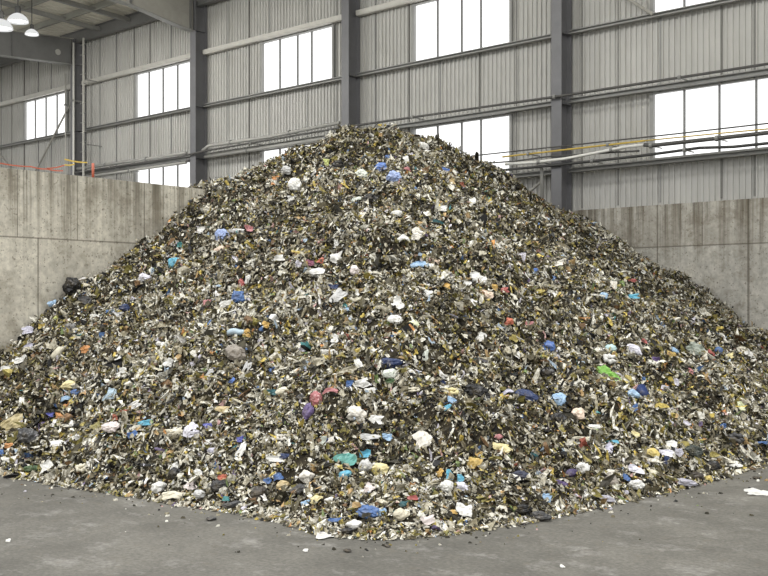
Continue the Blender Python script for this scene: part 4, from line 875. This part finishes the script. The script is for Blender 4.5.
('sheet',-6.56,8.58,0.93,0.113,0.075,-20,'lblue','plastic_scrap','plastic scrap','pale blue scrap just below the cream yellow ring of plastic','loose pieces on the heap'),
('sheet',-6.98,9.02,1.06,0.106,0.066,-25,'navy','plastic_scrap','plastic scrap','navy scrap just upper left of the cream yellow ring of plastic','loose pieces on the heap'),
('sheet',-6.52,8.48,0.86,0.099,0.074,20,'cyan','plastic_scrap','plastic scrap','teal blue scrap just below the cream yellow ring of plastic','loose pieces on the heap'),
('strip',-6.62,9.70,0.94,0.176,0.054,5,'lilac','plastic_strip','plastic strip','pale lilac strip just left of the long dark navy bag','loose pieces on the heap'),
('ring',-6.94,8.44,1.04,0.178,0.063,5,'cream','plastic_ring','plastic ring','cream loop lower right of the big navy blue bag','loose pieces on the heap'),
('strip',-7.08,9.14,1.16,0.148,0.054,-35,'white','plastic_strip','plastic strip','white strip just above the cream yellow ring of plastic','loose pieces on the heap'),
('sheet',-6.48,7.99,0.58,0.227,0.203,10,'creamw','plastic_sheet','plastic sheet','large crumpled cream sheet on the lower slope, right of centre','loose pieces on the heap'),
('sheet',-5.91,8.57,0.49,0.216,0.108,-8,'ycream','cardboard_piece','cardboard','pale yellow card sheet low on the right slope','loose pieces on the heap'),
('sheet',-5.86,8.00,0.40,0.138,0.161,-40,'ochre','plastic_sheet','plastic sheet','torn ochre yellow sheet low on the right slope','loose pieces on the heap'),
('sheet',-5.89,7.74,0.32,0.079,0.101,0,'cyan','plastic_scrap','plastic scrap','teal scrap just upper right of the crumpled white paper ball','loose pieces on the heap'),
('sheet',-5.78,7.72,0.30,0.078,0.078,0,'cyan','plastic_scrap','plastic scrap','teal blue scrap just upper right of the crumpled white paper ball','loose pieces on the heap'),
('bag',-5.78,7.49,0.25,0.132,0.121,-10,'white','plastic_ball','ball','crumpled white paper ball low on the slope, right of the front corner','plastic bags on the heap'),
('sheet',-5.49,7.37,0.09,0.160,0.149,-10,'white','plastic_sheet','plastic sheet',"big angular white sheet near the heap's foot, right of the front corner",'loose pieces on the heap'),
('sheet',-5.72,7.65,0.24,0.133,0.089,0,'lilacw','plastic_film','plastic film','lilac white film just right of the crumpled white paper ball','loose pieces on the heap'),
('bag',-5.78,6.85,0.09,0.177,0.125,10,'beige','plastic_bag','plastic bag',"bulging beige bag at the heap's front foot",'plastic bags on the heap'),
('sheet',-5.55,6.94,0.06,0.134,0.093,20,'pinkw','cardboard_piece','cardboard','pinkish white card scrap just right of the bulging beige bag','loose pieces on the heap'),
('sheet',-5.85,7.08,0.19,0.107,0.053,0,'red','plastic_scrap','plastic scrap','dark pink-red scrap just upper right of the bulging beige bag','loose pieces on the heap'),
('sheet',-5.86,7.00,0.16,0.095,0.053,5,'dteal','plastic_scrap','plastic scrap','dark green scrap just above the bulging beige bag','loose pieces on the heap'),
('sheet',-6.07,7.79,0.32,0.069,0.103,-30,'yorange','plastic_scrap','plastic scrap','orange-yellow scrap just above the crumpled white paper ball','loose pieces on the heap'),
('sheet',-5.98,8.30,0.44,0.083,0.059,20,'yorange','plastic_scrap','plastic scrap','orange scrap just upper right of the torn ochre yellow sheet','loose pieces on the heap'),
('sheet',-5.53,7.25,0.09,0.085,0.053,10,'yorange','plastic_scrap','plastic scrap','yolk yellow scrap just left of the big angular white sheet','loose pieces on the heap'),
('sheet',-6.81,7.86,0.60,0.109,0.085,0,'lblue','plastic_scrap','plastic scrap','bluish white scrap just left of the large crumpled cream sheet','loose pieces on the heap'),
('bag',-6.03,8.68,0.59,0.098,0.073,0,'pink','plastic_scrap','plastic scrap','dusty pink scrap just above the pale yellow card sheet','plastic bags on the heap'),
('sheet',-8.33,12.96,2.44,0.106,0.106,-30,'bblue','plastic_scrap','plastic scrap','deep blue scrap right of the tan-peach card piece','loose pieces on the heap'),
('sheet',-8.36,16.10,2.36,0.184,0.082,0,'red','plastic_scrap','plastic scrap','red scrap just upper right of the pale cyan crumpled scrap','loose pieces on the heap'),
('strip',-8.41,15.97,2.38,0.163,0.061,0,'yellow','plastic_piece','plastic piece','yellow sliver just upper right of the pale cyan crumpled scrap','loose pieces on the heap'),
('bag',-7.77,14.06,2.06,0.146,0.128,0,'lblue','plastic_scrap','plastic scrap','pale cyan crumpled scrap high on the right slope','plastic bags on the heap'),
('sheet',-8.03,15.50,2.07,0.197,0.099,0,'cyan','plastic_scrap','plastic scrap','teal scrap just right of the pale cyan crumpled scrap','loose pieces on the heap'),
('sheet',-8.03,14.81,2.23,0.134,0.191,0,'creamw','plastic_scrap','plastic scrap','pointed cream scrap just upper right of the pale cyan crumpled scrap','loose pieces on the heap'),
('sheet',-7.45,11.42,1.69,0.126,0.078,-10,'pink','plastic_scrap','plastic scrap','pink scrap just right of the vivid orange-red scrap','loose pieces on the heap'),
('sheet',-8.42,13.73,2.58,0.240,0.111,10,'creamw','plastic_scrap','plastic scrap','cream scrap upper left of the pale cyan crumpled scrap','loose pieces on the heap'),
('bag',-7.15,11.49,1.37,0.186,0.186,-30,'bblue','plastic_bag','plastic bag','clear blue crumpled bag on the middle of the right slope','plastic bags on the heap'),
('bag',-6.88,12.66,1.32,0.196,0.147,10,'aqua','plastic_tub','plastic tub','pale aqua oval tub on the right slope','plastic bags on the heap'),
('ring',-6.70,12.28,1.21,0.191,0.159,-20,'white','plastic_piece','plastic piece','curved white plastic piece just below the pale aqua oval tub','loose pieces on the heap'),
('sheet',-6.45,11.76,1.01,0.244,0.366,40,'leafgreen','plastic_sheet','plastic sheet','bright green plastic sheet on the right slope','loose pieces on the heap'),
('bag',-6.68,12.89,1.31,0.246,0.148,-25,'lilacw','plastic_bag','plastic bag','lilac white crumpled bag just right of the pale aqua oval tub','plastic bags on the heap'),
('bag',-6.45,9.87,0.90,0.285,0.149,-20,'navy','plastic_bag','plastic bag','long dark navy bag on the lower right slope','plastic bags on the heap'),
('bag',-6.25,10.29,0.83,0.207,0.193,-15,'lblue','plastic_bag','plastic bag','light blue crumpled bag on the lower right slope','plastic bags on the heap'),
('bag',-6.71,10.74,1.11,0.189,0.174,0,'black','plastic_bag','plastic bag','dark hollow black bag just below the clear blue crumpled bag','plastic bags on the heap'),
('bag',-6.01,9.81,0.66,0.237,0.145,0,'black','plastic_bag','plastic bag','oval black bag below the light blue crumpled bag, low on the right slope','plastic bags on the heap'),
('bag',-5.97,10.19,0.69,0.175,0.162,0,'peach','plastic_bag','plastic bag','peach beige crumpled bag low on the right slope','plastic bags on the heap'),
('bag',-5.83,11.21,0.86,0.171,0.128,-20,'lblue','plastic_bag','plastic bag','pale blue bag just left of the navy blue plastic slab','plastic bags on the heap'),
('slab',-5.87,11.60,0.85,0.132,0.205,25,'navyb','plastic_slab','plastic slab','navy blue plastic slab on the right slope, below the bright green sheet','loose pieces on the heap'),
('sheet',-5.64,10.88,0.72,0.138,0.083,20,'blue','plastic_scrap','plastic scrap','blue scrap just lower left of the navy blue plastic slab','loose pieces on the heap'),
('bag',-6.37,12.23,0.94,0.109,0.140,-20,'creamw','plastic_scrap','plastic scrap','cream pebble-like scrap just upper left of the navy blue plastic slab','plastic bags on the heap'),
('sheet',-5.76,10.19,0.57,0.160,0.067,5,'white','plastic_scrap','plastic scrap','white scrap just lower right of the peach beige crumpled bag','loose pieces on the heap'),
('bag',-5.32,9.16,0.27,0.157,0.133,0,'white','plastic_bag','plastic bag','crumpled white bag low on the right slope, beside a dark purple bag','plastic bags on the heap'),
('bag',-5.34,8.96,0.24,0.155,0.095,10,'dpurple','plastic_bag','plastic bag','dark purple bag near the foot of the right slope','plastic bags on the heap'),
('sheet',-5.29,8.71,0.18,0.128,0.058,-10,'purple','plastic_film','plastic film','purple film scrap just lower left of the dark purple bag','loose pieces on the heap'),
('bag',-5.58,8.43,0.25,0.186,0.116,0,'navyg','plastic_bag','plastic bag','navy grey bag near the foot of the right slope','plastic bags on the heap'),
('sheet',-5.23,8.31,0.10,0.101,0.090,-20,'lblue','plastic_scrap','plastic scrap','blue scrap just above the crinkled grey-black film bundle','loose pieces on the heap'),
('bag',-5.13,9.41,0.13,0.170,0.134,0,'taupe','plastic_bag','plastic bag','round brown-grey bag near the foot of the right slope','plastic bags on the heap'),
('sheet',-5.19,9.49,0.20,0.123,0.061,0,'creamw','plastic_scrap','plastic scrap','off-white scrap just above the round brown-grey bag','loose pieces on the heap'),
('bag',-4.98,9.65,0.08,0.172,0.123,0,'white','plastic_bag','plastic bag','puffy white bag at the foot of the right slope','plastic bags on the heap'),
('sheet',-5.12,9.90,0.19,0.189,0.101,-15,'lilacw','plastic_film','plastic film','lilac white film just lower left of the yellow crumpled bag','loose pieces on the heap'),
('sheet',-5.07,9.62,0.14,0.098,0.074,-30,'blue','plastic_scrap','plastic scrap','blue scrap just right of the round brown-grey bag','loose pieces on the heap'),
('bag',-5.06,7.96,0.00,0.206,0.098,-10,'dgrey','plastic_film','plastic film','crinkled grey-black film bundle at the foot of the right slope','plastic bags on the heap'),
('bag',-5.23,7.91,0.06,0.208,0.098,5,'black','plastic_bag','plastic bag','flattened black bag at the foot of the right slope','plastic bags on the heap'),
('bag',-4.99,9.06,0.02,0.176,0.070,-10,'lilacg','plastic_bag','plastic bag','lilac grey flattened bag just below the round brown-grey bag','plastic bags on the heap'),
('strip',-5.63,9.69,0.50,0.192,0.064,20,'cream','plastic_strip','plastic strip','cream strip just below the peach beige crumpled bag','loose pieces on the heap'),
('sheet',-5.50,10.17,0.42,0.092,0.052,-10,'cyan','plastic_scrap','plastic scrap','small teal scrap above the round brown-grey bag','loose pieces on the heap'),
('sheet',-5.72,8.89,0.40,0.085,0.073,0,'dteal','plastic_scrap','plastic scrap','dark teal scrap just upper right of the navy grey bag','loose pieces on the heap'),
('sheet',-5.44,10.57,0.47,0.121,0.080,-20,'ycream','plastic_scrap','plastic scrap','pale yellow scrap just upper left of the yellow crumpled bag','loose pieces on the heap'),
('sheet',-5.45,9.97,0.37,0.103,0.142,-30,'lilac','plastic_film','plastic film','lilac film scrap just above the round brown-grey bag','loose pieces on the heap'),
('ball',-6.67,15.71,1.20,0.132,0.132,0,'blue','plastic_ball','ball','small round blue ball on the far right slope','loose pieces on the heap'),
('sheet',-6.39,14.68,1.13,0.106,0.177,30,'black','plastic_strip','plastic strip','black strip just lower left of the small round blue ball','loose pieces on the heap'),
('sheet',-6.60,15.27,1.17,0.129,0.166,35,'red','food_wrapper','wrapper','red wrapper scrap just left of the small round blue ball','loose pieces on the heap'),
('sheet',-6.49,16.56,1.11,0.156,0.175,-5,'white','cardboard_piece','cardboard','square white card on the far right slope','loose pieces on the heap'),
('sheet',-6.58,14.68,1.23,0.268,0.250,-35,'ggreen','plastic_film','plastic film','grey-green film on the far right slope','loose pieces on the heap'),
('bag',-6.63,13.91,1.21,0.190,0.138,-20,'ochre','plastic_bag','plastic bag','tan yellow bag just left of the grey-green film','plastic bags on the heap'),
('sheet',-6.44,13.13,1.18,0.115,0.098,0,'purple','plastic_scrap','plastic scrap','dark purple scrap above the navy blue plastic slab','loose pieces on the heap'),
('sheet',-6.75,13.36,1.41,0.118,0.084,-20,'red','plastic_scrap','plastic scrap','coral red scrap just right of the pale aqua oval tub','loose pieces on the heap'),
('sheet',-6.20,13.65,1.00,0.117,0.083,-30,'pink','plastic_scrap','plastic scrap','pink scrap just below the grey-green film','loose pieces on the heap'),
('sheet',-6.59,15.99,1.10,0.190,0.114,15,'ycream','plastic_scrap','plastic scrap','pale yellow scrap just right of the small round blue ball','loose pieces on the heap'),
('sheet',-6.75,14.36,1.25,0.142,0.089,-25,'lblue','plastic_scrap','plastic scrap','bluish scrap just left of the grey-green film','loose pieces on the heap'),
('bag',-5.23,10.54,0.28,0.172,0.119,-15,'yellow','plastic_bag','plastic bag','yellow crumpled bag low on the far right slope','plastic bags on the heap'),
('sheet',-5.21,10.96,0.34,0.163,0.122,-20,'white','plastic_sheet','plastic sheet','white triangular sheet low on the far right slope','loose pieces on the heap'),
('sheet',-5.13,10.68,0.28,0.186,0.106,0,'lilacw','plastic_film','plastic film','whitish film just below the white triangular sheet','loose pieces on the heap'),
('bag',-5.06,11.17,0.25,0.232,0.177,-20,'dgreen','plastic_bag','plastic bag','dark green-grey bag low on the far right slope','plastic bags on the heap'),
('sheet',-5.12,10.93,0.26,0.121,0.121,0,'lilacg','plastic_film','plastic film','grey lilac film just lower right of the white triangular sheet','loose pieces on the heap'),
('bag',-4.88,11.35,0.08,0.191,0.123,-10,'black','plastic_bag','plastic bag','black bag at the foot of the far right slope','plastic bags on the heap'),
('sheet',-4.85,11.86,0.03,0.240,0.085,5,'white','plastic_film','plastic film','whitish flattened film at the foot of the far right slope','loose pieces on the heap'),
('ring',-5.09,12.55,0.25,0.208,0.164,-20,'dgrey','plastic_piece','plastic piece','curved dark grey piece just above the whitish flattened film','loose pieces on the heap'),
('sheet',-4.94,13.00,0.16,0.182,0.076,5,'blue','plastic_piece','plastic piece','flat blue plastic piece low on the slope at the right edge of view','loose pieces on the heap'),
('sheet',-5.34,12.79,0.36,0.107,0.092,-10,'blue','plastic_scrap','plastic scrap','blue scrap above the whitish flattened film','loose pieces on the heap'),
('sheet',-5.52,13.74,0.54,0.114,0.146,-10,'ygreenw','plastic_scrap','plastic scrap','pale yellow scrap upper left of the flat blue plastic piece','loose pieces on the heap'),
('sheet',-4.77,10.97,0.00,0.106,0.066,5,'yellow','plastic_scrap','plastic scrap','yellow scrap just below the black bag','loose pieces on the heap'),
('bag',-4.83,10.81,0.04,0.184,0.092,-15,'dbrown','plastic_bag','plastic bag','dark brown bag just upper right of the grey-white flattened bag','plastic bags on the heap'),
('bag',-4.80,10.46,0.00,0.257,0.090,-10,'lilacg','plastic_bag','plastic bag',"grey-white flattened bag at the heap's foot, on the right",'plastic bags on the heap'),
('sheet',-5.08,10.57,0.21,0.105,0.105,-20,'navy','plastic_scrap','plastic scrap','dark blue scrap just lower right of the yellow crumpled bag','loose pieces on the heap'),
('sheet',-5.04,10.15,0.14,0.115,0.076,0,'cream','plastic_scrap','plastic scrap','cream scrap just below the yellow crumpled bag','loose pieces on the heap'),
('fsheet',-6.13,6.27,0.00,0.233,0.387,5,'white','cardboard_piece','cardboard',"flat white card sheet on the floor at the heap's front corner",'loose pieces on the floor'),
('bag',-6.01,6.49,0.03,0.154,0.103,15,'white','plastic_ball','ball',"crumpled white film ball at the heap's front corner, beside the flat white card",'plastic bags on the heap'),
('bag',-5.98,6.38,0.00,0.152,0.071,5,'black','plastic_bag','plastic bag','squat black bag just lower left of the crumpled white film ball','plastic bags on the heap'),
('sheet',-6.21,6.45,0.04,0.135,0.052,-8,'blue','plastic_film','plastic film','blue film strip just upper right of the flat white card sheet','loose pieces on the heap'),
('fbag',-5.59,5.95,0.00,0.072,0.135,-5,'dbrown','dirt_clod','clod',"small dark clod alone on the floor in front of the heap's corner",'loose pieces on the floor'),
('fsheet',-5.86,5.75,0.00,0.048,0.102,0,'white','plastic_piece','plastic piece','tiny white fleck on the open floor left of the dark clod','loose pieces on the floor'),
('fbag',-5.45,6.29,0.00,0.057,0.105,0,'dbrown','dirt_clod','clod','thin dark crumb on the floor right of the dark clod','loose pieces on the floor'),
('fsheet',-4.07,10.63,0.00,0.263,0.365,0,'white','plastic_sheet','plastic sheet','flat pale oval sheet on the bare floor at the right edge of view','loose pieces on the floor'),
('fbag',-4.40,11.47,0.00,0.102,0.212,10,'dbrown','dirt_clod','clod','dark flat crumb on the floor just beyond the pale oval sheet','loose pieces on the floor'),
('fbag',-7.35,6.00,0.00,0.101,0.179,5,'dgrey','dirt_clod','clod','dark grey clod on the floor in front of the left slope','loose pieces on the floor'),
('fsheet',-7.99,4.35,0.00,0.042,0.117,0,'white','plastic_piece','plastic piece','tiny white fleck on the open floor at the left edge of view','loose pieces on the floor'),
('fsheet',-4.04,6.68,0.00,0.045,0.092,0,'white','plastic_piece','plastic piece','tiny white fleck on the open floor near the bottom right','loose pieces on the floor'),
]
def place_items():
    blockers = []
    for i, (kind, x, y, z, w, h, rot, ck, name, cat, label, grp) in enumerate(ITEMS):
        v, f = g_item(kind, w, h, i+1)
        v = np.asarray(v, float)
        p = np.array([x, y, z])
        if kind in ('fsheet', 'fbag'):
            fw = np.array([x, y, 0])/math.hypot(x, y); ax = np.array([fw[1], -fw[0], 0]); ay = fw; nz = np.array([0, 0, 1.])
            if kind == 'fbag': v = v*np.array([1, .6, .4])
            lift = -v[:, 2].min() + .002
            pos = np.array([x, y, lift])
        else:
            nb = grad(np.array([x]), np.array([y]))[0]
            tc = CAM - p; tc /= np.linalg.norm(tc)
            nz = nb*.55 + tc*.6; nz /= np.linalg.norm(nz)
            ax = np.cross(np.array([0, 0, 1.]), nz); ax /= np.linalg.norm(ax); ay = np.cross(nz, ax)
            th = math.radians(rot); ax, ay = ax*math.cos(th)+ay*math.sin(th), ay*math.cos(th)-ax*math.sin(th)
            pos = p + nb*(.035 + (.14*min(w, h) if kind not in ('sheet', 'strip') else .015))
            blockers.append((pos, .47*math.sqrt(w*h)+.015, nb))
        R = np.stack([ax, ay, nz], 1)
        W = v @ R.T
        if kind not in ('fsheet', 'fbag'):
            low = (W[:, 2]+pos[2]).min()
            if low < .003: pos = pos + np.array([0, 0, .003-low])
        me = bpy.data.meshes.new(name); me.from_pydata([tuple(q) for q in W], [], [tuple(int(k) for k in q) for q in f])
        me.materials.append(item_mat(ck, kind)); 
        if kind in ('ring', 'tube', 'ball', 'slab'): me.polygons.foreach_set('use_smooth', [True]*len(me.polygons))
        me.update()
        o = bpy.data.objects.new(name, me); COL.objects.link(o); o.location = pos
        tag(o, label, cat, grp)
    return blockers
blk = place_items()
HV, HQ = heap()
FV, FF, FCOL = flakes(blk)
V = np.concatenate([HV, FV]); F = np.concatenate([HQ, FF + len(HV)])
colr = np.concatenate([np.full((len(HV), 3), .05), FCOL])
mi = np.concatenate([np.zeros(len(HQ), int), np.ones(len(FF), int)])
hp = big_mesh('waste_heap', V, F, [M['core'], M['flake']], mi, colr, len(HQ))
tag(hp, 'towering heap of shredded mixed household waste filling the hall corner', 'waste heap', kind='stuff')

# crumbs strewn on the floor along the foot of the heap
def crumbs():
    N = 3200
    xs = rng.uniform(-13.5, -3.0, N*6); ys = rng.uniform(4.2, 14, N*6)
    zb = heap_base(xs, ys)
    pr = np.exp(np.minimum(zb, 0)*7.0)*(zb < .0)
    ok = rng.random(N*6) < pr*.8
    xs, ys = xs[ok][:N], ys[ok][:N]; N = len(xs)
    s = np.clip(np.exp(rng.normal(math.log(.014), .55, N)), .005, .032)
    ang = rng.uniform(0, 6.28, (N, 1)) + np.array([0, 1.57, 3.14, 4.71])[None] + rng.uniform(-.4, .4, (N, 4))
    rr = s[:, None]*rng.uniform(.4, 1.1, (N, 4))
    bx = xs[:, None] + rr*np.cos(ang)*1.0; by = ys[:, None] + rr*np.sin(ang)
    bot = np.stack([bx, by, np.full_like(bx, .001)], -1)
    top = np.stack([xs[:, None] + .6*rr*np.cos(ang), ys[:, None] + .6*rr*np.sin(ang), .003 + s[:, None]*rng.uniform(.15, .7, (N, 4))], -1)
    P = np.concatenate([bot, top], 1).reshape(-1, 3)
    Q = np.array([(4,5,6,7),(0,1,5,4),(1,2,6,5),(2,3,7,6),(3,0,4,7)])
    Fq = (np.arange(N)[:, None, None]*8 + Q[None]).reshape(-1, 4)
    cols = np.array([lin(k) for k, w in FC]); w = np.array([b for a, b in FC], float); w[5:8] *= 2.2; w /= w.sum()
    C = np.repeat(cols[rng.choice(len(w), N, p=w)], 8, 0)
    o = big_mesh('floor_litter', P, Fq, [M['flake']], None, C)
    tag(o, 'fine crumbs of waste strewn on the floor along the heap foot', 'litter', kind='stuff')
crumbs()

# ------------------------------------------------------------------ light, sky, camera
# unseen lamps assumed under the roof, added to brighten the back wall
for x in (-21.5, -15.2, -8.8, -2.4):
    L = bpy.data.lights.new('added_hall_lamp', 'POINT'); L.energy = LAMPW; L.shadow_soft_size = .3; L.color = (1, .99, .95)
    lo = bpy.data.objects.new('added_hall_lamp', L); COL.objects.link(lo); lo.location = (x, 13.0, 9.9)

wd = bpy.data.worlds.new('overcast_daylight'); scene.world = wd; wd.use_nodes = True
t = wd.node_tree; t.nodes.clear()
wo = t.nodes.new('ShaderNodeOutputWorld'); bg = t.nodes.new('ShaderNodeBackground')
tc = t.nodes.new('ShaderNodeTexCoord'); sp = t.nodes.new('ShaderNodeSeparateXYZ'); cr = t.nodes.new('ShaderNodeValToRGB')
cr.color_ramp.elements[0].position = .0; cr.color_ramp.elements[0].color = (.50, .50, .49, 1)
cr.color_ramp.elements[1].position = .7; cr.color_ramp.elements[1].color = (1, 1, 1.02, 1)
t.links.new(tc.outputs['Generated'], sp.inputs[0]); t.links.new(sp.outputs['Z'], cr.inputs[0]); t.links.new(cr.outputs[0], bg.inputs[0])
bg.inputs[1].default_value = 1.35
t.links.new(bg.outputs[0], wo.inputs[0])

sl = bpy.data.lights.new('hazy_sun', 'SUN'); sl.energy = 1.1; sl.angle = math.radians(12); sl.color = (1, .985, .96)
so = bpy.data.objects.new('hazy_sun', sl); COL.objects.link(so)
so.rotation_euler = Vector((-.30, .50, -1.1)).to_track_quat('-Z', 'Y').to_euler()

cam = bpy.data.cameras.new('camera'); co = bpy.data.objects.new('camera', cam); COL.objects.link(co); scene.camera = co
co.location = (0, 0, 2.0); co.rotation_euler = (PI/2, 0, math.atan2(.6577, .7534))
cam.sensor_width = 36; cam.lens = 1015/768*36; cam.shift_y = 15/768; cam.clip_end = 200
vs = scene.view_settings
vs.view_transform = 'Standard'; vs.look = 'None'; vs.gamma = 1; vs.exposure = .40; vs.use_curve_mapping = False
